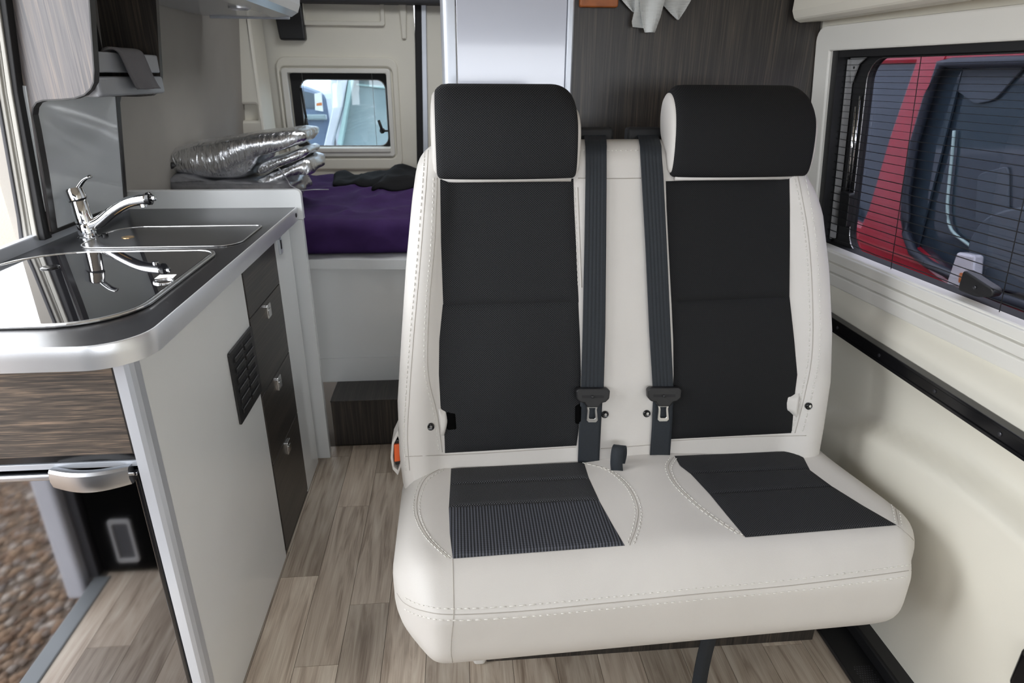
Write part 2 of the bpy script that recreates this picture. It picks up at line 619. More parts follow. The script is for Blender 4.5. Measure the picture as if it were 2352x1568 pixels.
def bm_tube(bm, pts, rad, seg=8, closed=False, flat=1.0, upv=None):
    pts = [V(p) for p in pts]
    n = len(pts)
    rings = []
    for i, p in enumerate(pts):
        a = pts[i - 1] if (i > 0 or closed) else p
        b = pts[(i + 1) % n] if (i < n - 1 or closed) else p
        t = (b - a).normalized()
        ref = V(upv) if upv is not None else (V((0, 0, 1)) if abs(t.z) < .9 else V((1, 0, 0)))
        s = t.cross(ref).normalized(); w = s.cross(t).normalized()
        r = rad(i / max(1, n - 1)) if callable(rad) else rad
        rings.append([bm.verts.new(p + s * (math.cos(2 * math.pi * k / seg) * r) + w * (math.sin(2 * math.pi * k / seg) * r * flat)) for k in range(seg)])
    for i in range(n if closed else n - 1):
        A, B = rings[i], rings[(i + 1) % n]
        for k in range(seg):
            bm.faces.new((A[k], A[(k + 1) % seg], B[(k + 1) % seg], B[k]))
    if not closed:
        bm.faces.new(rings[0]); bm.faces.new(rings[-1])


def tube(name, pts, rad, mat, parent=None, seg=10, closed=False, flat=1.0, upv=None):
    bm = bmesh.new()
    bm_tube(bm, pts, rad, seg, closed, flat, upv)
    return bmobj(name, bm, mat, parent, True)


def bm_lathe(bm, prof, base, axis=(0, 0, 1), seg=24):
    """profile of (radius, height) turned about an axis through base"""
    ax = V(axis).normalized()
    s = ax.orthogonal().normalized(); w = ax.cross(s)
    rings = []
    for r, h in prof:
        rings.append([bm.verts.new(V(base) + ax * h + (s * math.cos(2 * math.pi * k / seg) + w * math.sin(2 * math.pi * k / seg)) * max(r, 1e-5)) for k in range(seg)])
    for A, B in zip(rings, rings[1:]):
        for k in range(seg):
            bm.faces.new((A[k], A[(k + 1) % seg], B[(k + 1) % seg], B[k]))
    bm.faces.new(rings[0]); bm.faces.new(rings[-1])


def lathe(name, prof, base, mat, parent=None, axis=(0, 0, 1), seg=24, smooth=True):
    bm = bmesh.new()
    bm_lathe(bm, prof, base, axis, seg)
    o = bmobj(name, bm, mat, parent, smooth)
    if smooth:
        md = o.modifiers.new('edge', 'EDGE_SPLIT'); md.split_angle = .7
    return o


def _axis(h, r, n, k=5):
    inner = h - r
    c = [inner + r * math.tan(math.pi / 4 * i / k) for i in range(1, k + 1)]
    mid = [-inner + 2 * inner * i / n for i in range(n + 1)]
    return [-x for x in reversed(c)] + mid + c


def rbox_data(ctr, half, r, n=(10, 10, 4), warp=None):
    """dense rounded box as vertices and faces, bent by warp"""
    ax = [_axis(half[i], r, n[i]) for i in range(3)]
    idx = {}
    vs_, fs = [], []

    def vert(p):
        key = tuple(round(x, 5) for x in p)
        if key in idx:
            return idx[key]
        q = V([max(-(half[i] - r), min(half[i] - r, p[i])) for i in range(3)])
        d = V(p) - q
        c = q + d.normalized() * r + V(ctr) if d.length > 1e-9 else V(p) + V(ctr)
        if warp:
            c = warp(c)
        vs_.append(c)
        idx[key] = len(vs_) - 1
        return idx[key]

    for a in range(3):
        b, c = (a + 1) % 3, (a + 2) % 3
        for s in (-1, 1):
            for i in range(len(ax[b]) - 1):
                for j in range(len(ax[c]) - 1):
                    q = []
                    for di, dj in ((0, 0), (1, 0), (1, 1), (0, 1)):
                        p = [0, 0, 0]
                        p[a] = s * half[a]; p[b] = ax[b][i + di]; p[c] = ax[c][j + dj]
                        q.append(vert(p))
                    fs.append(q if s > 0 else q[::-1])
    return vs_, fs


def rbox(name, x0, x1, y0, y1, z0, z1, r, mat, parent=None, n=(10, 10, 4), warp=None):
    vs_, fs = rbox_data(((x0 + x1) / 2, (y0 + y1) / 2, (z0 + z1) / 2), ((x1 - x0) / 2, (y1 - y0) / 2, (z1 - z0) / 2), r, n, warp)
    return mesh(name, vs_, fs, mat, parent, True)


def bvh_of(o):
    me = o.data
    return BVHTree.FromPolygons([v.co for v in me.vertices], [p.vertices for p in me.polygons])


def lerp_poly(pts, t):
    """point at fraction t of a polyline's length"""
    L = [0]
    for a, b in zip(pts, pts[1:]):
        L.append(L[-1] + math.hypot(b[0] - a[0], b[1] - a[1]))
    d = t * L[-1]
    for i in range(len(pts) - 1):
        if d <= L[i + 1] or i == len(pts) - 2:
            k = (d - L[i]) / max(1e-9, L[i + 1] - L[i])
            return (pts[i][0] + (pts[i + 1][0] - pts[i][0]) * k, pts[i][1] + (pts[i + 1][1] - pts[i][1]) * k)


def hit(tree, u, v):
    d = ray(u, v).normalized()
    return tree.ray_cast(CAM, d)


def upholstery(name, tree, left, right, nrm, mat, parent, h=.004, nu=26, nv=40, edge=.06, crown=0.0):
    """a sewn-on panel that follows the padding below; left and right are the panel's traced sides"""
    nrm = V(nrm).normalized()
    vs_, fs = [], []
    last = None
    for j in range(nv + 1):
        t = j / nv
        a = lerp_poly(left, t); b = lerp_poly(right, t)
        for i in range(nu + 1):
            s = i / nu
            p, n, _, _ = hit(tree, a[0] + (b[0] - a[0]) * s, a[1] + (b[1] - a[1]) * s)
            if p is None:
                p = last
            last = p
            e = min(min(s, 1 - s) / edge, min(t, 1 - t) / (edge * .7), 1.0)
            e = math.sin(e * math.pi / 2)
            k = .0006 + (h - .0006) * e + crown * math.sin(math.pi * s) * math.sin(math.pi * t)
            vs_.append(p + nrm * k)
    for j in range(nv):
        for i in range(nu):
            a = j * (nu + 1) + i
            fs.append((a, a + 1, a + nu + 2, a + nu + 1))
    return mesh(name, vs_, fs, mat, parent, True, fix=False)


def seam_line(bm, tree, pts, r=.0012, n=10, lift=.0):
    path = []
    for q in smooth_pts([(a, b, 0) for a, b in pts], n):
        p, nn, _, _ = hit(tree, q.x, q.y)
        if p is not None:
            path.append(p + nn * lift)
    if len(path) > 1:
        bm_tube(bm, path, r, 5)
    return path


def stitches(bm, tree, pts, length=.0062, gap=.0030, r=.0009):
    """single raised stitches along a traced line on the padding"""
    path = []
    for q in smooth_pts([(a, b, 0) for a, b in pts], 24):
        p, nn, _, _ = hit(tree, q.x, q.y)
        if p is not None:
            path.append((p + nn * .0010, nn))
    if len(path) < 2:
        return
    acc = 0.0
    on = True
    start = path[0]
    for a, b in zip(path, path[1:]):
        seg = (b[0] - a[0]).length
        if seg < 1e-7 or seg > .05:
            continue
        acc += seg
        if on and acc >= length:
            bm_tube(bm, [start[0], b[0]], r, 5)
            on = False; acc = 0
        elif not on and acc >= gap:
            start = b; on = True; acc = 0


def smoothstep(a, b, x):
    t = max(0.0, min(1.0, (x - a) / (b - a)))
    return t * t * (3 - 2 * t)


def interp(tab, x):
    if x <= tab[0][0]:
        return tab[0][1]
    for (a, fa), (b, fb) in zip(tab, tab[1:]):
        if x <= b:
            t = (x - a) / (b - a)
            return fa + (fb - fa) * t
    return tab[-1][1]

# ================================================================== THE SETTING
# ------------------------------------------------------------------ floor of single planks
floor = structure(box('floor', -1.03, 1.03, -1.5, 3.6, -.06, -.003, 'joint', bev=0), 'pale oak plank floor of the van')
PW = .1035
edges_x = [-.9285 + PW * k for k in range(-1, 19)]
firsts = {-.515: .231, -.411: 1.772 - .615 * 3, -.307: 1.344 - .615 * 2, -.21: 1.703 - .615 * 3}
for k, x0 in enumerate(edges_x):
    x1 = x0 + PW
    if x0 < -1.04 or x0 > .9:
        continue
    start = None
    for key, val in firsts.items():
        if abs(x0 - key) < .02:
            start = val
    if start is None:
        start = random.uniform(-.6, 0)
    y = start - .615
    while y < 2.15:
        ya, yb = max(y, -.55), min(y + .615, 2.15)
        if yb - ya > .02:
            xa, xb = max(x0, -1.0), min(x1, .985)
            g = .0006
            w, l = (xb - xa) / 2 - g, (yb - ya) / 2 - g
            vs_ = [(-w, -l, 0), (w, -l, 0), (w, l, 0), (-w, l, 0), (-w - .0004, -l, -.003), (w, -l, -.003), (w, l, -.003), (-w, l, -.003)]
            fs = [(0, 1, 2, 3), (0, 4, 5, 1), (1, 5, 6, 2), (2, 6, 7, 3), (3, 7, 4, 0)]
            p = mesh('plank', vs_, fs, 'plank', floor, fix=False)
            p.location = ((xa + xb) / 2, (ya + yb) / 2, 0)
        y += .615

# ------------------------------------------------------------------ right wall: moulded cream lining with the window opening
W = Frame((1.0, 1.69, .877), (.075, -1, 0), (-.103, 0, 1))
WA1 = 1.02
wb1 = W.px(1921, 116)[1]
swoosh = [(.5, .565), (.875, .572), (.983, .573), (1.166, .546), (1.317, .511), (1.523, .429), (1.75, .30)]


def wall_x(y, z):
    plane = 1.0 + .075 * (1.69 - y) - .103 * (z - .877) + .006
    zl = interp(swoosh, y)
    low = 1.042 - .062 * smoothstep(zl + .016, zl - .030, z) + .015 * smoothstep(.25, 0.0, z)
    mid = 1.012
    x = low + (mid - low) * smoothstep(.60, .70, z)
    led = mid + (plane - mid) * smoothstep(.735, .80, z)
    return led if z > .71 else x


ys = [-1.5, -1.0, -.6, -.2, .1] + [.3 + .04 * i for i in range(38)]
ys = [y for y in ys if y < 1.80] + [1.80, 2.2, 2.8, 3.56]
zs = [.04 * i for i in range(0, 6)] + [.22 + .01 * i for i in range(0, 44)] + [.67, .69] + [.71, .72, .73, .74, .75, .76, .77, .78, .79, .80, .83, .86, .9, .96, 1.02, 1.1, 1.18, 1.26, 1.32, 1.36, 1.40, 1.46, 1.6, 1.86]
vs_, fs = [], []
for y in ys:
    for z in zs:
        vs_.append((wall_x(y, z), y, z))
nz = len(zs)
for i in range(len(ys) - 1):
    for j in range(nz - 1):
        ym, zm = (ys[i] + ys[i + 1]) / 2, (zs[j] + zs[j + 1]) / 2
        if .70 < ym < 1.70 and .86 < zm < 1.36:      # window opening
            continue
        fs.append((i * nz + j, i * nz + j + 1, (i + 1) * nz + j + 1, (i + 1) * nz + j))
wall_r = structure(mesh('wall_right', vs_, fs, 'cream_wall', None, True, fix=False), 'cream moulded side lining with a soft curved ledge')
md = wall_r.modifiers.new('thick', 'SOLIDIFY'); md.thickness = .02; md.offset = -1

# overhead cream bulge above the window
vs_, fs = [], []
prof = [(.862, 1.86), (.850, 1.50), (.848, 1.452), (.856, 1.432), (.872, 1.426), (.93, 1.430), (.99, 1.436), (1.02, 1.86)]
for y in (-.2, 1.735):
    vs_ += [(x, y, z) for x, z in prof]
n = len(prof)
fs = [(i, (i + 1) % n, n + (i + 1) % n, n + i) for i in range(n)] + [tuple(range(n)), tuple(range(n, 2 * n))]
o = structure(mesh('trim_1', vs_, fs, 'cream_wall'), 'cream overhead ledge above the side window')
md = o.modifiers.new('b', 'BEVEL'); md.width = .008; md.segments = 3; md.limit_method = 'ANGLE'

# black kick trim between floor and right wall
kick = structure(mesh('trim_2', [], [], 'black_plastic'), 'black plastic kick trim along the foot of the cream wall')
bm = bmesh.new()
bm_box(bm, .885, 1.0, .6, 1.74, .0, .012, .003)
bm_box(bm, .955, 1.005, .6, 1.74, .012, .05, .006)
bm.to_mesh(kick.data); bm.free()
# perforated grille let into the kick trim
bm = bmesh.new()
for i in range(7):
    for j in range(34):
        bm_box(bm, .905 + .006 * i + (.003 if j % 2 else 0), .9085 + .006 * i + (.003 if j % 2 else 0), .84 + .006 * j, .8435 + .006 * j, .0118, .0128, 0)
g = bmobj('grille', bm, 'screw', kick); g['kind'] = 'stuff'

# ------------------------------------------------------------------ side window
win = thing('window_1', 'wide side window with smoked glass and pleated screen beside the seat', 'window', (1.03, 1.2, .88))
del win['category']
win['kind'] = 'structure'
fo = rrect(-.062, WA1 + .06, -.062, wb1 + .058, (.012, .012, .03, .035), 5)
fi = rrect(0, WA1, 0, wb1, .002, 5)
prism('frame', W, fo, -.02, .012, 'white_plastic', win, .004, holes=(fi,))
# stepped sill under the glass
for k, (b0, b1, n1) in enumerate(((-.052, -.030, .024), (-.026, -.004, .018))):
    prism('sill_ridge', W, rrect(-.05, WA1 + .05, b0, b1, .004, 3), .005, n1, 'white_plastic', win, .002)
prism('sill_lip', W, rrect(-.058, WA1 + .05, -.092, -.058, .006, 3), -.01, .020, 'white_plastic', win, .004)
# side channel holding the screen (black), with a light guide strip
prism('side_channel', W, rrect(0, .022, 0, wb1, .001, 2), -.03, .002, 'black_plastic', win)
prism('guide_strip', W, rrect(.026, .034, .012, wb1 - .022, .001, 2), -.036, -.022, 'pocket', win)
prism('head_channel', W, rrect(.02, WA1, wb1 - .016, wb1, .001, 2), -.03, .0, 'black_plastic', win)
# outer black surround with rounded corners around the glass
go = rrect(-.05, WA1 + .05, -.06, wb1 + .05, .004, 8)
ga, gb0, gb1 = W.px(1982, 300, -.045)[0], W.px(2035, 609, -.045)[1], W.px(2150, 127, -.045)[1]
gi = rrect(ga, WA1 - .06, gb0, gb1, .055, 8)
prism('seal', W, go, -.060, -.040, 'rubber', win, holes=(gi,))
prism('reveal', W, rrect(-.012, WA1 + .012, -.012, wb1 + .012, .002, 5), -.045, -.018, 'rubber', win, holes=(fi,))
prism('pane', W, rrect(ga - .008, WA1 - .052, gb0 - .008, gb1 + .008, .055, 8), -.056, -.052, 'tint', win)
bm = bmesh.new()
bm_tube(bm, [W.P(a, b, -.040) for a, b in gi], .0016, 6, True)
bmobj('pane_edge', bm, 'steel', win, True)
prism('corner_bracket', W, [(.028, wb1 - .02), (.085, wb1 - .02), (.06, wb1 - .035), (.046, wb1 - .065), (.040, wb1 - .08)], -.032, -.028, 'pocket', win)
bm = bmesh.new(); bm_lathe(bm, [(.003, 0), (.003, .002)], W.P(.046, wb1 - .042, -.029), W.N, 10)
bmobj('rivet', bm, 'black_plastic', win)
# support strut beside the glass
tube('strut', [W.P(.062, .14, -.034), W.P(.062, .355, -.034)], .0042, 'chrome', win)
tube('strut_rod', [W.P(.073, .145, -.034), W.P(.073, .38, -.034)], .0028, 'chrome', win)
prism('strut_bracket', W, rrect(.052, .09, .055, .145, .006, 3), -.038, -.022, 'black_plastic', win, .002)
# black window catch at the foot of the glass
a0, b0 = W.px(2220, 655)
cat = prism('window_catch', W, quad_round([(a0 - .035, b0 - .024), (a0 + .012, b0 - .024), (a0 + .05, b0 - .012), (a0 + .05, b0 + .004), (a0 - .03, b0 + .022)], .008), -.036, -.014, 'black_plastic', win, .003)
lathe('catch_button', [(.004, 0), (.004, .003), (.002, .004)], W.P(a0 + .008, b0 - .004, -.014), 'screw', cat, W.N, 12)
# pleated screen: horizontal threads, closer together towards the top, and three cords
b = .018
k = 0
while b < wb1 - .02:
    bm = bmesh.new()
    nseg = 10
    r = .0011 if b < .20 else (.0008 if b < .30 else .0005)
    bm_tube(bm, [W.P(.022 + (WA1 - .024) * i / nseg, b + (.0012 * math.sin(i * 2.1) if k < 2 else 0), -.016) for i in range(nseg + 1)], r, 5)
    bmobj('pleat', bm, 'rubber', win, True)
    b += .0200 - .007 * smoothstep(.20, .42, b)
    k += 1
for u in (2040, 2310):
    ac, _ = W.px(u, 600)
    tube('cord', [W.P(ac, 0, -.010), W.P(ac, wb1, -.010)], .0009, 'rubber', win, 5)

# ------------------------------------------------------------------ black rail on the right wall
rail = thing('table_rail', 'long black screw-fixed rail on the cream wall under the window', 'rail', (1.0, 1.2, .68))
RW = Frame((1.012, 0, 0), (0, -1, 0), (0, 0, 1))
bm = bmesh.new()
bm_box(bm, .992, 1.012, .5, 1.74, .676, .708, .002)
bm_box(bm, .986, 1.010, .5, 1.74, .704, .712, .002)
bm_box(bm, .989, 1.010, .5, 1.74, .674, .681, .001)
bmobj('rail_profile', bm, 'black_gloss', rail)
for y in (.955, 1.13, 1.32, 1.5):
    lathe('screw', [(.0045, 0), (.0045, .0015), (.0025, .0025)], (.992, y, .692), 'screw', rail, (-1, 0, 0), 12)

# ------------------------------------------------------------------ left wall (leaning), cab walls, roof, rear
LX = lambda z: -1.0 + .11 * (max(z, .9) - .9)
prof = [(LX(0), 0), (LX(.9), .9), (LX(1.5), 1.5), (LX(1.86), 1.86), (-1.06, 1.86), (-1.06, 0)]
vs_ = [(x, y, z) for y in (1.63, 3.62) for x, z in prof]
n = len(prof)
fs = [(i, (i + 1) % n, n + (i + 1) % n, n + i) for i in range(n)] + [tuple(range(n)), tuple(range(n, 2 * n))]
structure(mesh('wall_left', vs_, fs, 'beige_wall'), 'beige cloth-lined side wall behind the kitchen')
bm = bmesh.new()
bm_box(bm, -1.08, -1.02, -1.5, .47, 0, .95)
bm_box(bm, -1.08, -1.02, .08, .47, .95, 1.62)
bm_box(bm, -1.08, -1.02, -1.5, -1.0, .95, 1.62)
bm_box(bm, -1.08, -.98, -1.5, 1.64, 1.72, 1.86)
bm_box(bm, -1.08, -.98, -1.5, .47, 1.62, 1.72)
structure(bmobj('wall_front_left', bm, 'cab_grey'))
bm = bmesh.new()
bm_box(bm, -1.08, 1.06, -1.56, -1.5, 0, 1.02)
bm_box(bm, -1.08, 1.06, -1.56, -1.5, 1.50, 1.86)  # unseen; windscreen opening narrowed, right cab window left closed, to weaken frontal light
structure(bmobj('wall_front', bm, 'cab_grey'))
bm = bmesh.new()
bm_box(bm, -1.08, 1.06, -1.56, 2.40, 1.86, 1.90)  # unseen roof, with a gap added over the bed to light the dark rear
bm_box(bm, -1.08, 1.06, 2.95, 3.62, 1.86, 1.90)
bm_box(bm, -1.08, -.38, 2.40, 2.95, 1.86, 1.90)
bm_box(bm, .14, 1.06, 2.40, 2.95, 1.86, 1.90)
structure(bmobj('ceiling', bm, 'roof'), 'pale ceiling with an unseen rooflight opening added to brighten the bed end')

# door pillar at the front edge of the sliding door (seen in the fridge door)
o = box('trim_3', -1.10, -1.045, .44, .50, -.05, 1.62, 'white_paint', bev=.012, seg=3)
structure(o, 'pale painted pillar at the front edge of the sliding door')
o = box('trim_4', -1.030, -.985, .47, 1.62, -.03, .004, 'sill', bev=.004)
structure(o, 'grey metal strip along the door sill')

# rear pillar of the sliding door opening: seal and ridged trim
PP = FXZ(1.62)


def strip(name, pts_l, pts_r, y, depth, mat, parent=None, bev=.002):
    fr = FXZ(y)
    ps = [fr.px(*p) for p in pts_l] + [fr.px(*p) for p in reversed(pts_r)]
    return prism(name, fr, ps, 0, -depth, mat, parent, bev)


pil = thing('trim_5', 'ridged grey trim and black seal beside the open sliding door', 'trim', (-.98, 1.6, .9))
del pil['category']
pil['kind'] = 'structure'
strip('door_seal', [(-20, -60), (-6, 0), (26, 214), (76, 500), (86, 552)], [(0, -60), (13, 0), (41, 214), (94, 500), (104, 552)], 1.605, .03, 'rubber', pil)
strip('ridge', [(-40, -60), (-14, 0), (16, 214), (66, 500), (76, 556)], [(-20, -60), (-5, 0), (27, 214), (77, 500), (88, 556)], 1.600, .04, 'trim_grey', pil)
strip('ridge', [(-55, -60), (-24, 0), (7, 214), (56, 500), (66, 560)], [(-40, -60), (-15, 0), (15, 214), (65, 500), (75, 560)], 1.606, .04, 'trim_grey', pil)
strip('ridge', [(-70, -60), (-36, 0), (-4, 214), (45, 500), (55, 565)], [(-55, -60), (-25, 0), (6, 214), (55, 500), (65, 565)], 1.600, .04, 'trim_grey', pil)
strip('fuzzy_seal', [(-76, -60), (-44, 0), (-14, 214), (37, 500), (45, 566)], [(-70, -60), (-37, 0), (-5, 214), (45, 500), (54, 566)], 1.596, .05, 'cab_grey', pil)

# ------------------------------------------------------------------ rear doors
RY = 3.55
RD = FXZ(RY)
structure(box('wall_rear', -1.06, -.93, RY + .03, RY + .07, 0, 1.86, 'beige_wall', bev=0))


def rp(u, v, n=0.0):
    return RD.px(u, v, n)


wl, wt = rp(663, 168); wr, wbt = rp(892, 352)
wl, wr = rp(672, 260)[0], rp(893, 260)[0]
wbt = rp(780, 338)[1]; wt = rp(780, 168)[1]
d1 = thing('door_1', 'left rear door lined in beige with a framed window', 'door', (-.55, RY, 0))
del d1['category']; d1['kind'] = 'structure'
dl, dr = rp(605, 200)[0], rp(958, 200)[0]
prism('lining', RD, rrect(dl, dr, .55, 1.86, .004, 6), -.05, 0, 'cream_wall', d1, holes=(rrect(wl, wr, wbt, wt, .012, 6),))
m0 = (rp(640, 200)[0], rp(916, 200)[0], rp(780, 388)[1], rp(780, 131)[1])
prism('moulding', RD, rrect(m0[0], m0[1], m0[2], m0[3], .05, 6), 0, .016, 'cream_wall', d1, .007, holes=(rrect(wl - .038, wr + .030, wbt - .055, wt + .030, .03, 6),))
prism('window_frame', RD, rrect(wl - .030, wr + .022, wbt - .045, wt + .022, .016, 6), -.01, .020, 'white_plastic', d1, .004, holes=(rrect(wl, wr, wbt, wt, .003, 6),))
prism('sill_ridge', RD, rrect(wl, wr, wbt - .022, wbt - .004, .003, 3), .012, .028, 'white_plastic', d1, .002)
w2 = thing('window_2', 'small rear door window with two black latches', 'window', ((wl + wr) / 2, RY, wbt))
del w2['category']; w2['kind'] = 'structure'
gl_, gr_ = wl + .045, wr - .012
prism('seal', RD, rrect(wl, wr, wbt, wt, .002, 8), -.055, -.035, 'rubber', w2, holes=(rrect(gl_, gr_, wbt + .004, wt - .03, .045, 8),))
prism('pane', RD, rrect(gl_ - .008, gr_ + .006, wbt, wt - .022, .045, 8), -.050, -.046, 'rear_glass', w2)
bm = bmesh.new()
bm_tube(bm, [RD.P(a, b, -.034) for a, b in rrect(gl_, gr_, wbt + .004, wt - .03, .045, 8)], .0025, 6, True)
bmobj('pane_edge', bm, 'pocket', w2, True)
for u, v, s in ((700, 293, 1), (877, 297, -1)):
    a, b = rp(u, v)
    lt = lathe('latch', [(.014, 0), (.014, .016), (.008, .02)], RD.P(a, b - .008, -.03), 'black_plastic', w2, RD.N, 14)
    tube('latch_lever', [RD.P(a, b - .02, -.012), RD.P(a + .004 * s, b + .01, -.008), RD.P(a + (-.014 if s < 0 else .012), b + .045, -.006)], .0075, 'black_plastic', lt, 8)
    prism('latch_arm', RD, rrect(min(a, a - .03 * s), max(a, a - .03 * s), b - .014, b - .004, .003, 3), -.03, -.016, 'black_plastic', lt)
tube('strut', [RD.P(gl_ + .004, wt - .07, -.03), RD.P(gl_ + .018, wbt + .075, -.03)], .006, 'black_plastic', w2)
for u in (699, 858):
    tube('cord', [RD.P(rp(u, 250)[0], wbt, -.03), RD.P(rp(u, 250)[0], wt, -.03)], .0012, 'pocket', w2, 5)
# handle recess above the window, black lock cover, door shoulder
a0, b0 = rp(703, 48); a1, b1 = rp(873, 14)
prism('handle_recess', RD, rrect(a0 - .02, a1 + .02, b0 - .02, b1 + .05, .012, 5), 0, .022, 'cream_wall', d1, .004, holes=(rrect(a0, a1, b0, b1 + .03, .008, 5),))
a0, b0 = rp(640, 93); a1, b1 = rp(700, 30)
prism('lock_cover', RD, quad_round([(rp(648, 93)[0], b0), (a1, b0), (rp(697, 20)[0], b1 + .08), (rp(630, 20)[0], b1 + .08)], .012), 0, .05, 'black_plastic', d1, .008)
prism('door_shoulder', RD, [rp(910, -30), rp(918, 30), rp(924, 90), rp(934, 90), rp(934, -30)], 0, .02, 'cream_wall', d1, .006)
# rear pillar with a pocket, black seal between pillar and door
RP = FXZ(3.27)
pl = structure(prism('trim_6', RP, rrect(-.985, RP.px(594, 200)[0], .5, 1.86, .004, 5), -.22, 0, 'cream_wall', None, .012,
                     holes=(rrect(RP.px(545, 250)[0], RP.px(589, 250)[0], RP.px(560, 277)[1], RP.px(560, 240)[1], .008, 5),)), 'cream rear pillar lining with a small square pocket')
prism('pocket_back', RP, rrect(RP.px(540, 250)[0], RP.px(593, 250)[0], RP.px(560, 282)[1], RP.px(560, 236)[1], .004, 3), -.05, -.035, 'cream_wall', pl)
fr = FXZ(RY - .05)
tube('door_seal', [fr.P(*fr.px(q.x, q.y)) for q in smooth_pts([(562, -110, 0), (581, 0, 0), (594, 90, 0), (606, 180, 0), (618, 280, 0), (624, 360, 0), (628, 430, 0)], 4)], .014, 'rubber', pl)
# seam between the rear doors and the right rear door
d2 = thing('door_2', 'right rear door lined in beige, mostly hidden by the tall cabinet', 'door', (.4, RY, 0))
del d2['category']; d2['kind'] = 'structure'
prism('lining', RD, rrect(rp(978, 200)[0], .98, .55, 1.86, .004), -.05, -.005, 'cream_wall', d2)
prism('edge_profile', RD, [rp(966, -60), rp(978, -60), rp(985, 420), rp(973, 420)], -.04, .012, 'alu_paint', d2, .003)
prism('door_seal', RD, [rp(951, -60), rp(966, -60), rp(973, 420), rp(959, 420)], -.04, .02, 'rubber', d2, .004)
structure(box('trim_7', -.90, .98, RY - .10, RY + .02, rp(800, 10)[1], 1.86, 'cab_grey', bev=.01), 'dark grey header above the rear doors')

# ================================================================== KITCHEN
KX = -.517      # aisle face of the kitchen
KY = .975       # front face (fridge side)
KB = 2.07       # rear end
WZ = .915       # worktop surface
F_AISLE = FYZ(KX)

kit = thing('kitchen_cabinet', 'white gloss kitchen cabinet with dark wood drawers and black vent', 'cabinet', (-.75, 1.5, 0))
# carcass behind the fronts
bm = bmesh.new()
bm_box(bm, -.985, KX - .018, 1.50, KB - .01, .0, .872)
bm_box(bm, -.985, -.965, KY + .03, 1.50, 0, .872)
bm_box(bm, -.965, KX - .018, KY + .03, 1.50, .845, .872)
bmobj('carcass', bm, 'white_gloss', kit)
box('side_panel', KX - .018, KX, KY + .022, 1.543, .004, .874, 'white_gloss', kit, .001)
# silver corner profile at the front edge
bm = bmesh.new()
prof = [(KX - .026, KY + .022)] + [(KX - .004 + .004 * math.sin(t), KY + .004 - .004 * math.cos(t) - .004) for t in (0, .5, 1.0, 1.57)] + [(KX + .0005, KY + .024), (KX - .02, KY + .024)]
prof = [(KX - .028, KY - .002), (KX - .010, KY - .005), (KX - .003, KY - .002), (KX + .001, KY + .006), (KX + .001, KY + .024), (KX - .028, KY + .024)]
vv = [[bm.verts.new((x, y, z)) for x, y in prof] for z in (.0, .876)]
for i in range(len(prof)):
    bm.faces.new((vv[0][i], vv[0][(i + 1) % len(prof)], vv[1][(i + 1) % len(prof)], vv[1][i]))
bm.faces.new(vv[0]); bm.faces.new(vv[1])
bmobj('corner_profile', bm, 'alu_paint', kit)
# drawers
seams = [.872, .738, .522, .312, .022]
for k in range(4):
    z1, z0 = seams[k] - .0012, seams[k + 1] + .0012
    d = box('drawer', KX - .018, KX + .002, 1.546, 1.846, z0, z1, 'wenge_h', kit, .0012)
    if k > 0:
        zk = seams[k] - .030
        h_ = prism('handle', F_AISLE, rrect(1.676, 1.712, zk - .019, zk + .019, .004, 3), .001, .008, 'steel', d, .001)
        prism('handle_inset', F_AISLE, rrect(1.682, 1.706, zk - .013, zk + .006, .003, 3), .0085, .0096, 'steel', d, .0004)
box('plinth', KX - .03, KX - .004, 1.5, 2.03, .0, .022, 'edge_dark', kit, .001)
# narrow white door with its catch
nd = box('door', KX - .018, KX + .001, 1.849, 2.028, .012, .872, 'white_gloss', kit, .0012)
prism('door_catch', F_AISLE, rrect(1.885, 1.912, .812, .858, .003, 3), .001, .006, 'alu_paint', nd, .001)
prism('catch_slot', F_AISLE, rrect(1.894, 1.905, .826, .852, .002, 3), .0055, .007, 'black_plastic', nd)
box('filler', KX - .03, KX - .012, 2.029, KB, .004, .872, 'grey_laminate', kit, .001)
# vent grille
vent = prism('vent_grille', F_AISLE, rrect(1.366, 1.545, .540, .722, .006, 3), .0002, .005, 'black_plastic', kit, .001)
for c in range(2):
    for r in range(6):
        a0 = 1.388 + c * .074
        b0 = .560 + r * .026
        prism('slat', F_AISLE, [(a0, b0), (a0 + .062, b0), (a0 + .062, b0 + .012), (a0, b0 + .012)], .004, .0095, 'black_plastic', vent, .0015)
        prism('slot', F_AISLE, [(a0, b0 + .013), (a0 + .062, b0 + .013), (a0 + .062, b0 + .021), (a0, b0 + .021)], .0045, .0054, 'rubber', vent)
# white end panel standing on the floor and rising above the worktop
FE = FXZ(KB)
box('end_panel', -.56, -.482, KB, KB + .024, .0, .876, 'white_gloss', kit, .001)
# dark wood flap above the fridge, with its frame edge
FF = FXZ(KY)
box('flap', -.985, KX - .029, KY, KY + .018, .712, .868, 'wenge_x', kit, .001)
box('flap_edge', KX - .0315, KX - .0285, KY - .001, KY + .02, .712, .874, 'edge_dark', kit, 0)

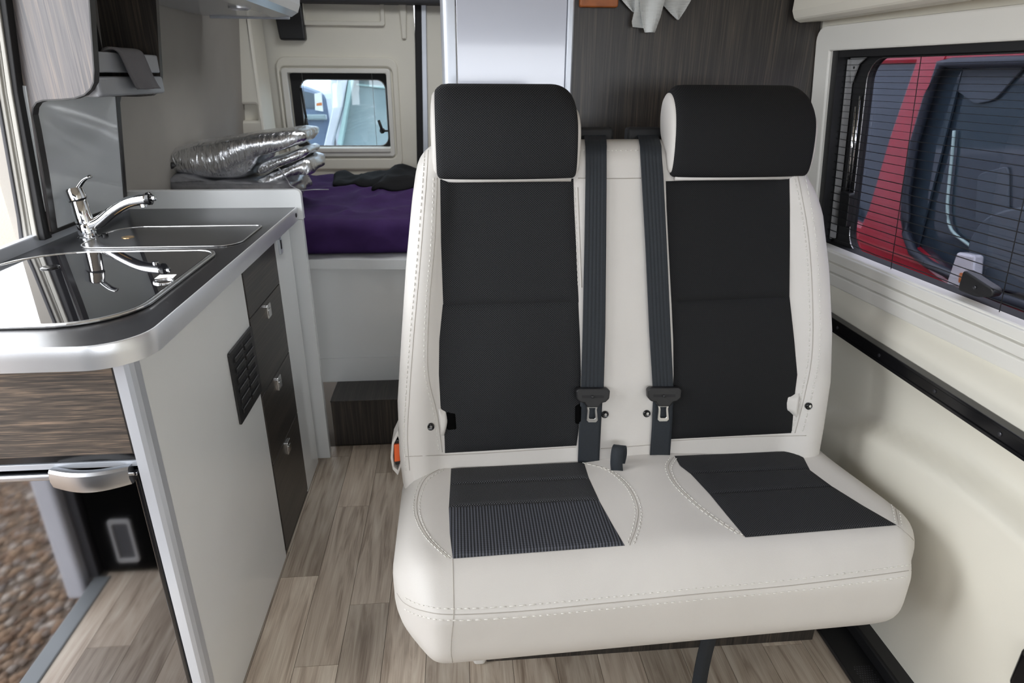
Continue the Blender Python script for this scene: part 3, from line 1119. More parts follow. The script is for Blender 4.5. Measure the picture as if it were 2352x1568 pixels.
# ------------------------------------------------------------------ fridge
fr_ = thing('fridge', 'black mirror-fronted fridge under the wood flap with a silver handle', 'fridge', (-.76, 1.2, 0))
box('body', -.962, KX - .03, KY + .035, 1.49, .03, .705, 'black_plastic', fr_, .003)
box('door', -.962, KX - .044, KY + .012, KY + .034, .035, .672, 'fridge', fr_, .0015)
FG = FXZ(KY + .012)
box('top_strip', -.962, KX - .030, KY + .010, KY + .034, .681, .692, 'alu_paint', fr_, .001)
box('frame_strip', -.962, KX - .034, KY + .012, KY + .034, .693, .709, 'black_gloss', fr_, .001)
box('lower_strip', -.962, -.684, KY + .004, KY + .014, .662, .674, 'steel_dark', fr_, .004, 3)
box('door_edge', KX - .044, KX - .036, KY + .008, KY + .03, .03, .672, 'black_gloss', fr_, .002)
box('hinge_strip', KX - .036, KX - .030, KY + .012, KY + .03, .03, .69, 'edge_dark', fr_, .001)
box('hinge', KX - .052, KX - .034, KY + .001, KY + .012, .668, .674, 'chrome', fr_, .001)
box('foot_strip', -.962, KX - .044, KY + .013, KY + .034, .020, .033, 'black_gloss', fr_, .001)
# curved silver handle
vs_, fs = [], []
hx0, hx1 = FF.px(116, 1085)[0], FF.px(300, 1085)[0]
nh = 20
for i in range(nh + 1):
    t = i / nh
    x = hx0 + (hx1 - hx0) * t
    bow = math.sin(math.pi * t)
    y = KY - .006 - .016 * bow
    for (dy, z) in ((.018, .686), (.004, .688 + .001 * bow), (0, .684), (-.002, .668), (.002, .655 - .003 * bow), (.008, .653 - .003 * bow), (.018, .655)):
        vs_.append((x, y + dy, z))
pn = 7
for i in range(nh):
    for j in range(pn):
        fs.append((i * pn + j, i * pn + (j + 1) % pn, (i + 1) * pn + (j + 1) % pn, (i + 1) * pn + j))
fs += [tuple(range(pn)), tuple(range(nh * pn, nh * pn + pn))]
o = mesh('handle', vs_, fs, 'steel_dark', fr_, True)
o.modifiers.new('es', 'EDGE_SPLIT').split_angle = .55

# ------------------------------------------------------------------ worktop
WT = FXY(WZ)
wtop = thing('worktop', 'black kitchen worktop with a rounded brushed aluminium edge', 'worktop', (-.75, 1.5, .875))
xl, xr, y0, y1 = -.998, -.4955, .953, KB
out = rrect(xl, xr, y0, y1, (.004, .085, .002, .002), 10)
prism('slab', WT, rrect(xl, xr - .0015, y0 + .0015, y1, (.004, .0835, .002, .002), 10), -.034, 0, 'worktop', wtop, 0)
# edge band: front and aisle side, following the rounded corner
path = [(xl, y0), (xr - .085, y0)] + [(xr - .085 + .085 * math.sin(t), y0 + .085 - .085 * math.cos(t)) for t in [math.pi / 2 * i / 14 for i in range(1, 15)]] + [(xr, y1 - .001)]
vs_, fs = [], []
for i, p in enumerate(path):
    a = path[max(0, i - 1)]; b = path[min(len(path) - 1, i + 1)]
    t = V((b[0] - a[0], b[1] - a[1])).normalized()
    nn = V((t.y, -t.x))
    for off, z in ((-.002, WZ + .0004), (.001, WZ + .0008), (.0025, WZ - .002), (.0028, WZ - .02), (.0025, WZ - .039), (-.004, WZ - .040), (-.004, WZ - .03)):
        vs_.append((p[0] + nn.x * off, p[1] + nn.y * off, z))
pn = 7
for i in range(len(path) - 1):
    for j in range(pn):
        fs.append((i * pn + j, i * pn + (j + 1) % pn, (i + 1) * pn + (j + 1) % pn, (i + 1) * pn + j))
fs += [tuple(range(pn)), tuple(range(len(vs_) - pn, len(vs_)))]
o = mesh('edge_band', vs_, fs, 'alu', wtop, True)
o.modifiers.new('es', 'EDGE_SPLIT').split_angle = .8
lathe('edge_plug', [(.007, 0), (.007, .002), (.004, .003)], (xr + .0026, 2.042, WZ - .019), 'black_plastic', wtop, (1, 0, 0), 14)
# aluminium upstand along the wall and white rear upstand
bm = bmesh.new()
bm_box(bm, xl - .012, xl + .006, y0, KB - .002, WZ - .03, WZ + .028, .003)
bmobj('wall_upstand', bm, 'alu_paint', wtop)
prism('rear_upstand', FE, rrect(-.998, -.478, WZ - .038, WZ + .054, (.002, .002, .016, .002), 5), -.024, 0, 'white_gloss', wtop, .0015)

# ------------------------------------------------------------------ sink with glass lid
sink = thing('sink', 'sink with a black glass lid and a steel rim sunk in the worktop', 'sink', (-.75, 1.28, WZ))
so = rrect(-.985, -.548, 1.035, 1.528, (.10, .12, .05, .16), 12)
si = rrect(-.976, -.557, 1.044, 1.519, (.092, .112, .042, .152), 12)
prism('rim', WT, so, .0002, .007, 'steel', sink, .0025, holes=(si,))
prism('glass_lid', WT, rrect(-.974, -.559, 1.046, 1.517, (.09, .11, .04, .15), 12), .0005, .0052, 'lid', sink, .001)
a, b = WT.px(377, 653)
bm = bmesh.new()
bm_tube(bm, [WT.P(a + .017 * math.cos(t), b + .017 * math.sin(t), .0062) for t in [2 * math.pi * i / 24 for i in range(24)]], .0022, 8, True)
bmobj('finger_ring', bm, 'chrome', sink, True)
a, b = WT.px(117, 620)
bm = bmesh.new()
bm_lathe(bm, [(.018, 0), (.018, .002), (.012, .0035)], WT.P(a, b, .005), (0, 0, 1), 24)
bmobj('stopper', bm, 'black_gloss', sink, True)
pa = [WT.px(u, v) for u, v in ((368, 637), (407, 636), (398, 645), (356, 646))]
st = prism('sticker', WT, pa, .0052, .0058, 'paper', sink)

dr = thing('draining_board', 'small charcoal rounded lid outlined by a thin steel line beside the tap', 'draining board', (-.72, 1.69, WZ))
do = rrect(-.905, -.525, 1.572, 1.806, (.05, .055, .02, .075), 12)
di = rrect(-.9015, -.5285, 1.5755, 1.8025, (.0465, .0515, .0165, .0715), 12)
prism('rim', WT, do, .0002, .003, 'steel', dr, .001, holes=(di,))
prism('lid', WT, di, .0002, .0016, 'drain', dr)
a, b = WT.px(294, 546)
lathe('brass_disc', [(.0145, 0), (.0145, .0012), (.011, .0016), (.008, .0006)], WT.P(a, b, .0014), 'brass', dr, (0, 0, 1), 24)  # small round brass disc lying on the lid

# ------------------------------------------------------------------ tap
tap = thing('tap', 'chrome single-lever mixer tap standing at the back of the worktop', 'tap', (-.925, 1.69, WZ))
FT = FXZ(1.69)
tb = V((-.925, 1.69, WZ))
lathe('base', [(.024, 0), (.024, .003), (.020, .006), (.0195, .034), (.0185, .036)], tb, 'chrome', tap)
bm = bmesh.new()
axis = V((-.07, 0, 1)).normalized()
bm_lathe(bm, [(.017, 0), (.0205, .004), (.0205, .058), (.019, .060)], tb + V((0, 0, .034)), axis, 28)
bmobj('body', bm, 'chrome', tap, True).modifiers.new('es', 'EDGE_SPLIT').split_angle = .7
hd = tb + V((0, 0, .034)) + axis * .0605
ax2 = V((-.22, 0, 1)).normalized()
lathe('head', [(.019, 0), (.0225, .002), (.0225, .026), (.0205, .030), (.0, .031)], hd, 'chrome', tap, ax2, 28)
lathe('head_ring', [(.0205, 0), (.0205, .0015)], hd - ax2 * .0012, 'black_plastic', tap, ax2, 28)
lev = [hd + ax2 * .016 + V((.004, 0, 0)), hd + V((.012, 0, .034)), hd + V((.028, 0, .050)), hd + V((.042, 0, .056))]
bm = bmesh.new()
bm_tube(bm, smooth_pts(lev, 5), lambda t: .0125 - .002 * t, 12, False, .42, (-.7, 0, .7))
bmobj('lever', bm, 'chrome', tap, True)
sp = [tb + V((.008, 0, .030)), tb + V((.035, 0, .040)), tb + V((.075, 0, .068)), tb + V((.115, 0, .088)), tb + V((.160, 0, .0955))]
tube('spout', smooth_pts(sp, 7), lambda t: .0150 - .002 * t, 'chrome', tap, 18)
lathe('spout_cap', [(.0135, 0), (.0155, .002), (.0155, .009), (.012, .012)], sp[-1], 'black_gloss', tap, (1, 0, .08), 20)
lathe('spout_button', [(.007, 0), (.007, .010), (.005, .011)], sp[-1] + V((.010, 0, .001)), 'chrome', tap, (1, 0, .08), 14)
lathe('nozzle', [(.008, 0), (.008, .010), (.0065, .011)], sp[-1] + V((-.012, 0, -.010)), 'chrome', tap, (0, 0, -1), 16)
tp = thing('tap_plug', 'small chrome plug cap on the worktop beside the foot of the tap', 'plug', (-.897, 1.70, WZ))
lathe('cap', [(.008, 0), (.008, .006), (.005, .009)], (-.893, 1.705, WZ), 'black_gloss', tp)

# ------------------------------------------------------------------ splash panel on the left wall
FS = Frame((LX(.9) + .008, 0, .9), (0, 1, 0), (.11, 0, 1))
spl = thing('splash_panel', 'glossy grey splash panel with dark edges on the wall behind the tap', 'panel', (-.99, 1.8, .945))
pa = [FS.px(u, v) for u, v in ((113, 530), (283, 466), (240, 200), (66, 215))]
box_y0, box_y1 = pa[0][0] - .03, pa[1][0]
b_lo, b_hi = .046, .375
prism('panel', FS, [(1.625, b_lo), (pa[1][0] - .012, b_lo), (pa[1][0] + .008, b_hi), (1.625, b_hi)], -.002, .008, 'splash', spl, .001)
prism('edge_strip', FS, [(pa[1][0] - .012, b_lo), (pa[1][0] + .006, b_lo), (pa[1][0] + .026, b_hi), (pa[1][0] + .006, b_hi)], -.002, .011, 'edge_dark', spl, .001)
prism('edge_strip', FS, quad_round([(pa[1][0] + .018, b_hi - .06), (pa[1][0] + .05, b_hi - .012), (pa[1][0] + .05, b_hi), (pa[1][0] - .01, b_hi)], .012), -.002, .010, 'edge_dark', spl)
prism('foot_strip', FS, [(1.625, b_lo - .008), (pa[1][0], b_lo - .008), (pa[1][0], b_lo), (1.625, b_lo)], -.002, .011, 'edge_dark', spl)

# ------------------------------------------------------------------ open overhead shelf unit
ov = thing('overhead_shelf', 'dark wood open overhead shelf unit with a grey lip above the tap', 'shelf', (-.88, 1.8, 1.25))
FP = FXZ(1.628)
outl = [(5, 0), (32, 214), (86, 500), (94, 530)]
L = [FP.px(*p) for p in outl]
inner = [FP.px(*p) for p in ((117, 528), (98, 400), (80, 300), (72, 262), (74, 246), (82, 234), (96, 229), (140, 227), (170, 224), (192, 216), (206, 203), (213, 188), (214, 160), (207, 60), (203, 0))]
top = 1.62
kx = (inner[-1][0] - inner[-2][0]) / (inner[-1][1] - inner[-2][1])
kl = (L[0][0] - L[1][0]) / (L[0][1] - L[1][1])
poly = L[::-1] + []
poly = [(L[3][0], WZ + .030), ] + [L[2], L[1], L[0], (L[0][0] + kl * (top - L[0][1]), top), (inner[-1][0], top)] + inner[::-1][:-1] + [(inner[0][0], WZ + .030)]
prism('end_panel', FP, poly, -.018, 0, 'wenge_lit', ov)
# dark edge band around the cut-out
edge = inner[1:]
bm = bmesh.new()
rows = []
for a, b in [(inner[0][0], WZ + .030)] + edge + [(inner[-1][0], top)]:
    rows.append([bm.verts.new(FP.P(a + .0012, b - .0012, n_)) for n_ in (.0008, -.022)])
for A_, B_ in zip(rows, rows[1:]):
    bm.faces.new((A_[0], A_[1], B_[1], B_[0]))
eb = bmobj('edge_band', bm, 'edge_dark', ov)
sm = eb.modifiers.new('t', 'SOLIDIFY'); sm.thickness = .003; sm.offset = 0
# far end panel
FQ = FXZ(2.0)
q = [FQ.px(*p) for p in ((358, 0), (365, 120), (368, 170), (368, 195), (362, 210), (348, 220), (320, 222))]
wallx = LX(1.3) + .004
poly = [(wallx, q[-1][1])] + q[::-1] + [(q[0][0], top), (wallx + .04, top)]
prism('end_panel', FQ, poly, -.018, 0, 'wenge_v', ov)
# shelf floor and lip
sx = FP.px(214, 190)[0]
box('shelf_board', wallx, -.802, 1.646, 2.0, 1.248, 1.264, 'shelf_grey', ov, .003)
rbox('lip', -.814, -.796, 1.646, 2.0, 1.248, 1.292, .008, 'shelf_grey', ov, (2, 4, 2))
box('rail', -.812, -.800, 1.646, 2.0, 1.300, 1.345, 'shelf_grey', ov, .004)
box('back_panel', wallx + .002, wallx + .012, 1.646, 2.0, 1.264, 1.62, 'edge_dark', ov, 0)
box('top_board', wallx + .03, -.80, 1.646, 2.0, 1.600, 1.62, 'wenge_h', ov, .001)

# grey towel over the rail
vs_, fs = [], []
ny, ns = 14, 26
path = [(-.822, 1.300), (-.822, 1.335), (-.818, 1.347), (-.806, 1.351), (-.795, 1.346), (-.792, 1.330), (-.788, 1.300), (-.784, 1.275), (-.782, 1.262)]
pp = smooth_pts([(a, b, 0) for a, b in path], 4)
for j, p in enumerate(pp):
    t = j / (len(pp) - 1)
    for i in range(ny + 1):
        s = i / ny
        y = (1.735 + .135 * s) + t * t * .055
        wob = .004 * math.sin(s * 9 + t * 3) * t
        vs_.append((p.x + wob + .003, y, p.y - .010 * t * s * 0))
for j in range(len(pp) - 1):
    for i in range(ny):
        a = j * (ny + 1) + i
        fs.append((a, a + 1, a + ny + 2, a + ny + 1))
tw = tag(mesh('towel', vs_, fs, 'towel', None, True), 'grey towel hung over the rail of the overhead shelf', 'towel')
sm = tw.modifiers.new('t', 'SOLIDIFY'); sm.thickness = .006; sm.offset = 1

# ------------------------------------------------------------------ rear overhead locker with downlight
lk = thing('overhead_locker', 'grey rounded overhead locker with a round lamp underneath, above the bed', 'locker', (-.78, 2.5, 1.5))
prof = [(LX(1.5) + .004, 1.50), (-.66, 1.496), (-.60, 1.500), (-.575, 1.515), (-.565, 1.54), (-.56, 1.60), (-.56, 1.80), (LX(1.5) + .05, 1.80)]
vs_ = [(x, y, z) for y in (2.02, 2.80) for x, z in prof]
n = len(prof)
fs = [(i, (i + 1) % n, n + (i + 1) % n, n + i) for i in range(n)] + [tuple(range(n)), tuple(range(n, 2 * n))]
o = mesh('body', vs_, fs, 'locker', lk)
md = o.modifiers.new('b', 'BEVEL'); md.width = .006; md.segments = 3; md.limit_method = 'ANGLE'; md.angle_limit = .8
box('front_lip', LX(1.5) + .03, -.61, 2.795, 2.812, 1.492, 1.53, 'alu_paint', lk, .004)
p = at(550, 18, 2, 1.495)
o = lathe('lamp_rim', [(.034, 0), (.034, .005), (.026, .008), (.024, .003)], (p.x, p.y, 1.497), 'lamp_white', lk, (0, 0, -1), 28)
lathe('lamp_lens', [(.022, 0), (.020, .003)], (p.x, p.y, 1.494), 'lens', lk, (0, 0, -1), 24)

# ================================================================== BED
bed = thing('bed_base', 'white panelled bed base with a dark wood step in front', 'bed base', (-.2, 2.3, 0))
stp = box('step', -.478, -.03, 2.155, 2.318, 0, .186, 'wenge_v', bed, .002)
box('step_top', -.478, -.03, 2.150, 2.318, .186, .192, 'wenge_h', bed, .001)
box('front_panel', -.60, -.03, 2.318, 2.336, .192, .665, 'white_gloss', bed, .001)
box('kick_board', -.60, -.03, 2.312, 2.318, .192, .290, 'white_gloss', bed, .001)
# curved lip board
vs_, fs = [], []
nl = 16
for i in range(nl + 1):
    t = i / nl
    x = -.60 + .57 * t
    y = 2.275 + .012 * math.cos(t * 3.0) - .02 * t
    zz = .690 + .0 * t
    for yy, z in ((y, zz - .034), (y, zz), (2.40, zz), (2.40, zz - .034)):
        vs_.append((x, yy, z))
for i in range(nl):
    for j in range(4):
        fs.append((i * 4 + j, i * 4 + (j + 1) % 4, i * 4 + 4 + (j + 1) % 4, i * 4 + 4 + j))
fs += [(0, 1, 2, 3), (nl * 4, nl * 4 + 1, nl * 4 + 2, nl * 4 + 3)]
mesh('lip_board', vs_, fs, 'white_gloss', bed)
box('platform', -.975, .90, 2.336, 3.46, .60, .688, 'white_gloss', bed, 0)


def sheet(c):
    f = smoothstep(.70, .76, c.z)
    n1 = noise.noise(V((c.x * 3.2, c.y * 3.0, c.z * 4))) * .022
    n2 = (1 - abs(noise.noise(V((c.x * 8 + 4, c.y * 5, c.z * 9))))) ** 3 * .022
    n3 = noise.noise(V((c.x * 22, c.y * 17 + 3, c.z * 22))) * .004
    out = V((0, -1, .35)) if c.y < 2.45 else V((0, 0, 1))
    return c + out * ((n1 + n2 + n3 - .012) * f) + V((0, 0, .02 * smoothstep(2.4, 3.2, c.y) * f))


mt_ = tag(rbox('mattress', -.972, .85, 2.315, 3.44, .692, .815, .045, 'purple', None, (90, 60, 8), sheet), 'mattress under a creased deep purple sheet at the back of the van', 'mattress')
mt_tree = bvh_of(mt_)


def bed_z(x, y):
    p, _, _, _ = mt_tree.ray_cast(V((x, y, 2)), V((0, 0, -1)))
    return p.z if p else .82


# two folded black cloths on the far end of the bed
def cloth(name, label, corners, peak, lift):
    nx, ny = 26, 16
    tv, bv, fs = [], [], []
    for j in range(ny + 1):
        t = j / ny
        for i in range(nx + 1):
            s = i / nx
            a = V(corners[0]).lerp(V(corners[1]), s); b = V(corners[3]).lerp(V(corners[2]), s)
            p = a.lerp(b, t)
            e = min(1, min(s, 1 - s) * 9, min(t, 1 - t) * 7)
            z = bed_z(p.x, p.y) + .008 + lift * e + peak * math.exp(-((s - .18) ** 2) / .012) * smoothstep(.5, 1, t) + .006 * noise.noise(V((p.x * 11, p.y * 9, 0)))
            tv.append(V((p.x, p.y + .01 * noise.noise(V((s * 5, t * 3, 2))), z)))
    for j in range(ny):
        for i in range(nx):
            a = j * (nx + 1) + i
            fs.append((a, a + 1, a + nx + 2, a + nx + 1))
    o = mesh(name, tv, fs, 'black_cloth', None, True, fix=False)
    sm = o.modifiers.new('t', 'SOLIDIFY'); sm.thickness = .012; sm.offset = -1
    return tag(o, label, 'cloth', 'folded black cloths on the bed')


cloth('black_cloth', 'folded black cloth with a raised corner on the purple bed', [(-.55, 3.02, 0), (-.30, 2.95, 0), (-.28, 3.36, 0), (-.60, 3.36, 0)], .022, .016)
cloth('black_cloth', 'folded black cloth on the purple bed, the one nearest the seat', [(-.36, 2.86, 0), (.10, 2.90, 0), (.12, 3.36, 0), (-.34, 3.36, 0)], .02, .026)


def bundle(name, label, poly, yfront, depth, mat, crumple, seed, cat='foil bundle', n_rings=9):
    """padded roll: an outline with real depth, softened at both ends and crumpled"""
    fr = FXZ(yfront)
    pts = smooth_pts([(*fr.px(u, v), 0) for u, v in poly], 5, True)
    c = sum((V(p) for p in pts), V((0, 0, 0))) / len(pts)
    vs_, fs = [], []
    m_ = len(pts)
    for k in range(n_rings + 1):
        t = k / n_rings
        sc = (1 - (1 - min(1, t / .12)) ** 2 * .35) * (1 - max(0, (t - .88) / .12) ** 2 * .35)
        for p in pts:
            q = c + (p - c) * (.55 + .45 * sc if k in (0, n_rings) else sc)
            w = V((q.x, yfront + depth * t, q.y))
            d = noise.noise_vector(V((w.x * 14 + seed, w.y * 10, w.z * 20))) * crumple + noise.noise_vector(V((w.x * 40 + seed, w.y * 24, w.z * 60))) * crumple * .4
            vs_.append(w + d)
    for k in range(n_rings):
        for i in range(m_):
            fs.append((k * m_ + i, k * m_ + (i + 1) % m_, (k + 1) * m_ + (i + 1) % m_, (k + 1) * m_ + i))
    fs += [tuple(range(m_)), tuple(range(n_rings * m_, n_rings * m_ + m_))]
    return tag(mesh(name, vs_, fs, mat, None, True), label, cat)


fo1 = bundle('foil_bundle', 'thick folded silver foil mat, topmost on the bed', [(373, 378), (378, 352), (425, 334), (500, 322), (590, 308), (676, 303), (697, 311), (688, 330), (640, 349), (592, 362), (578, 385), (556, 410), (480, 414), (420, 404), (382, 394)], 2.42, .34, 'foil', .005, 1)
snap = lathe('press_stud', [(.011, 0), (.011, .004), (.007, .006)], FXZ(2.42).P(*FXZ(2.42).px(394, 380), .002), 'black_plastic', fo1, (0, -1, 0), 18)
bundle('foil_bundle', 'thin silver foil flap folded under the thick foil mat', [(584, 398), (596, 378), (640, 362), (688, 345), (703, 352), (690, 366), (640, 382), (600, 402)], 2.43, .30, 'foil', .005, 5)
bundle('foil_bundle', 'crumpled silver foil end poking out at the bottom of the stack', [(560, 436), (600, 408), (650, 385), (692, 368), (714, 374), (716, 398), (690, 404), (650, 414), (620, 438)], 2.44, .28, 'foil', .008, 9)
bundle('plastic_bag', 'clear plastic wrap under the foil bundles behind the worktop', [(300, 438), (350, 410), (400, 402), (470, 414), (560, 420), (640, 420), (660, 440), (640, 470), (300, 470)], 2.40, .40, 'bag', .014, 14, 'plastic bag')
bm = bmesh.new()
fr = FXZ(2.38)
bm_tube(bm, [V((at(u, v, 1, 2.38 + .02 * math.sin(u)).x, 2.38 + .02 * math.sin(u), at(u, v, 1, 2.38).z)) for u, v in ((640, 385), (655, 408), (668, 428), (690, 436), (720, 434), (755, 437))], .004, 6, False, .4)
tag(bmobj('plastic_strip', bm, 'bag', None, True), 'thin clear plastic strip trailing from the foil stack over the purple bed', 'plastic strip')

# ================================================================== TALL CABINET BEHIND THE SEAT
TY = 1.75
FTC = FXZ(TY)
tc_ = thing('tall_cabinet', 'tall washroom cabinet with a white door and dark wood panel behind the seat', 'cabinet', (.45, 1.95, 0))
xa, xb, xc = FTC.px(1010, 0)[0], FTC.px(1047, 50)[0], FTC.px(1318, 50)[0]
prism('edge_profile', FXY(0), rrect(xa, xb, TY - .004, TY + .05, (.022, .003, .003, .02), 6), .0, 1.86, 'alu_paint', tc_, 0, True).modifiers.new('es', 'EDGE_SPLIT').split_angle = .6
box('door', xb + .001, xc - .018, TY - .002, TY + .018, .02, 1.855, 'white_door', tc_, .002)
box('edge_profile', xc - .017, xc, TY - .006, TY + .03, .0, 1.86, 'alu_paint', tc_, .004)
# wood panel with the sloping wall edge
prism('wood_panel', FTC, [(xc, 0), (.985, 0), (.99, .80), (.966, 1.10), (.938, 1.43), (.90, 1.86), (xc, 1.86)], -.018, 0, 'wenge_v', tc_)
box('side_wall', xa + .004, xa + .022, TY + .05, 2.318, 0, 1.86, 'white_gloss', tc_, 0)

# orange wooden block with pale disc, high on the wood panel
ps = [FTC.px(u, v) for u, v in ((1329, 18), (1415, 20))]
wb = thing('wooden_plaque', 'small orange wooden plaque with a pale oval inlay on the dark panel', 'plaque', ((ps[0][0] + ps[1][0]) / 2, TY, ps[0][1]))
prism('block', FTC, rrect(ps[0][0], ps[1][0], ps[0][1], ps[0][1] + .10, .006, 4), .0, .022, 'orange_wood', wb, .003)
cx_, cz_ = (ps[0][0] + ps[1][0]) / 2, ps[0][1] + .052
ell = [(cx_ + .036 * math.cos(t), cz_ + .036 * math.sin(t)) for t in [2 * math.pi * i / 32 for i in range(32)]]
prism('inlay', FTC, ell, .0221, .0245, 'lens', wb)
ell = [(cx_ + .012 * math.cos(t), cz_ - .022 + .010 * math.sin(t)) for t in [2 * math.pi * i / 20 for i in range(20)]]
prism('inlay_mark', FTC, ell, .0244, .0252, 'maroon', wb)

# white net bow hanging on the wood panel
nb = thing('net_bow', 'white ribbed net ribbon tails hanging on the dark wood panel', 'ribbon', (.5, TY - .02, 1.40))


def net_tail(left, right, y, ripple, seed):
    """single ribbed netting tail with raised cross threads"""
    fr = FXZ(y)
    nn, mm = 34, 8
    vs_, fs = [], []
    for j in range(nn + 1):
        t = j / nn
        a = lerp_poly(left, t); b = lerp_poly(right, t)
        for i in range(mm + 1):
            s = i / mm
            p = fr.P(*fr.px(a[0] + (b[0] - a[0]) * s, a[1] + (b[1] - a[1]) * s), ripple * math.sin(s * 6 + seed + t * 2) + (.0012 if j % 2 else 0))
            vs_.append(p)
    for j in range(nn):
        for i in range(mm):
            a = j * (mm + 1) + i
            fs.append((a, a + 1, a + mm + 2, a + mm + 1))
    o = mesh('ribbon_tail', vs_, fs, 'net', nb, False, fix=False)
    sm = o.modifiers.new('t', 'SOLIDIFY'); sm.thickness = .001
    return o


net_tail([(1455, -60), (1457, 20), (1450, 50), (1452, 62)], [(1530, -60), (1524, 0), (1520, 20), (1500, 66)], TY - .022, .004, 0)
net_tail([(1462, -60), (1470, 10), (1475, 50), (1481, 74)], [(1532, -60), (1526, 0), (1516, 40), (1504, 74)], TY - .032, .004, 2)
net_tail([(1500, -60), (1524, 12), (1540, 30), (1556, 45)], [(1600, -60), (1588, 0), (1574, 24), (1560, 45)], TY - .018, .003, 4)
net_tail([(1400, -60), (1428, 0), (1440, 14), (1452, 26)], [(1470, -60), (1462, 0), (1460, 16), (1456, 28)], TY - .014, .003, 5)

# ================================================================== DOUBLE SEAT
seat = thing('double_seat', 'cream double seat with dark woven panels, two headrests and black belts', 'seat', (.4, 1.2, 0))
K = .158
YF = lambda z: 1.255 + K * (z - .45)
SL = [(.40, -.136), (.50, -.143), (.628, -.141), (.769, -.126), (.923, -.109), (1.06, -.090), (1.12, -.080), (1.18, -.066)]
SR = [(.40, .853), (.447, .857), (.538, .863), (.647, .867), (.764, .857), (.907, .833), (1.024, .805), (1.114, .770), (1.18, .742)]


def back_warp(c):
    s = c.x + .5
    z = c.z
    lx, rx = interp(SL, z), interp(SR, z)
    x = lx + s * (rx - lx)
    front = smoothstep(.02, -.05, c.y)
    outer = smoothstep(.105, .05, s) + smoothstep(.895, .95, s)
    midb = smoothstep(.37, .42, s) * smoothstep(.63, .58, s)
    fade = smoothstep(1.17, 1.02, z) * .75 + .25
    f = .030 * outer * fade + .006 * midb
    # each lumbar area swells a little
    for c0 in (.237, .757):
        f += .012 * math.exp(-((s - c0) / .12) ** 2) * math.exp(-((z - .68) / .16) ** 2)
    top_drop = -.010 * smoothstep(.12, 0.0, s) * smoothstep(1.05, 1.18, z) - .03 * smoothstep(.93, 1.0, s) * smoothstep(1.05, 1.18, z)
    return V((x, YF(z) + (c.y + .055) - f * front + .012 * (x - .35), z + top_drop))


vs_, fs = rbox_data((0, 0, .785), (.5, .055, .388), .042, (64, 2, 44), back_warp)
back = mesh('backrest', vs_, fs, 'vinyl', seat, True)
back_tree = bvh_of(back)
SB = Frame((0, YF(.45), .45), (1, .012, 0), (0, K, 1))
NB = SB.N

CU0, CU1 = -.142, .945


def cush_warp(c):
    x, y, z = c.x, c.y, c.z
    s = (x - CU0) / (CU1 - CU0)
    topw = smoothstep(.40, .475, z)
    rear = smoothstep(.95, 1.30, y)
    # plan: right side narrows to the rear, front corners pulled round
    x -= .05 * rear * smoothstep(.6, 1.0, s)
    fr_ = smoothstep(1.02, .868, y)
    x += .030 * fr_ * smoothstep(.12, .0, s) - .045 * fr_ * smoothstep(.88, 1.0, s)
    y += .03 * (x + .1) + .020 * smoothstep(.10, 0, s) * fr_ + .03 * smoothstep(.90, 1.0, s) * fr_
    # sitting areas sunk, bolsters raised
    for c0, w in ((.235, .17), (.80, .16)):
        z -= .010 * topw * math.exp(-((s - c0) / w) ** 4)
    z += .006 * topw * math.exp(-((s - .52) / .08) ** 2)
    z -= .016 * smoothstep(.03, 0, s) * topw
    z -= .022 * (1 - smoothstep(.87, .98, y)) * topw
    # underside rises slightly towards the ends
    z += .012 * smoothstep(.42, .30, z) * (smoothstep(.06, 0, s) + 1.6 * smoothstep(.86, 1.0, s))
    return V((x, y, z))


vs_, fs = rbox_data(((CU0 + CU1) / 2, 1.105, .370), ((CU1 - CU0) / 2, .24, .110), .080, (70, 26, 4), cush_warp)
cush = mesh('cushion', vs_, fs, 'vinyl', seat, True)
cush_tree = bvh_of(cush)
UPV = V((0, -.15, 1))

# dark panels on the backrest
P_ = upholstery
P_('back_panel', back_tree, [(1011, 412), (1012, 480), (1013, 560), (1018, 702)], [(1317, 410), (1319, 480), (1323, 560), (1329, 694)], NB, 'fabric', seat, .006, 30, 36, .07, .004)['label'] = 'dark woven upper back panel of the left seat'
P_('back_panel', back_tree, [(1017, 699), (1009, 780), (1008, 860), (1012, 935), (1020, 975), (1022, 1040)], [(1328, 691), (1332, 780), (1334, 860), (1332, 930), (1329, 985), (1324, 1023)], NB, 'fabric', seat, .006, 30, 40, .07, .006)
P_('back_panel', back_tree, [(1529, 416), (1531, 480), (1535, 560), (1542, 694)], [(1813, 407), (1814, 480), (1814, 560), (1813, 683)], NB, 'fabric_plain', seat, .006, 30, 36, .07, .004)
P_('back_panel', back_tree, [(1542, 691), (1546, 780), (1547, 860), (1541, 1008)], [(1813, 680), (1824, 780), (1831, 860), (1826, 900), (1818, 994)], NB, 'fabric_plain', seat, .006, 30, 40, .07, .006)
# flat black patches painting the shade inside the child-seat anchor slots, and the cream welts beside them
P_('anchor_slot_shade', back_tree, [(1022, 938), (1024, 990)], [(1052, 940), (1053, 990)], NB, 'slot', seat, .0088, 6, 6, .3)
P_('anchor_slot_shade', back_tree, [(1318, 926), (1318, 975)], [(1336, 926), (1336, 972)], NB, 'slot', seat, .0088, 6, 6, .3)
P_('anchor_welt', back_tree, [(1006, 937), (1008, 965), (1012, 1000)], [(1024, 939), (1031, 965), (1020, 1000)], NB, 'vinyl', seat, .011, 8, 10, .4)
P_('anchor_welt', back_tree, [(1803, 907), (1799, 922), (1801, 940)], [(1836, 903), (1836, 925), (1830, 958)], NB, 'vinyl', seat, .012, 10, 10, .35)

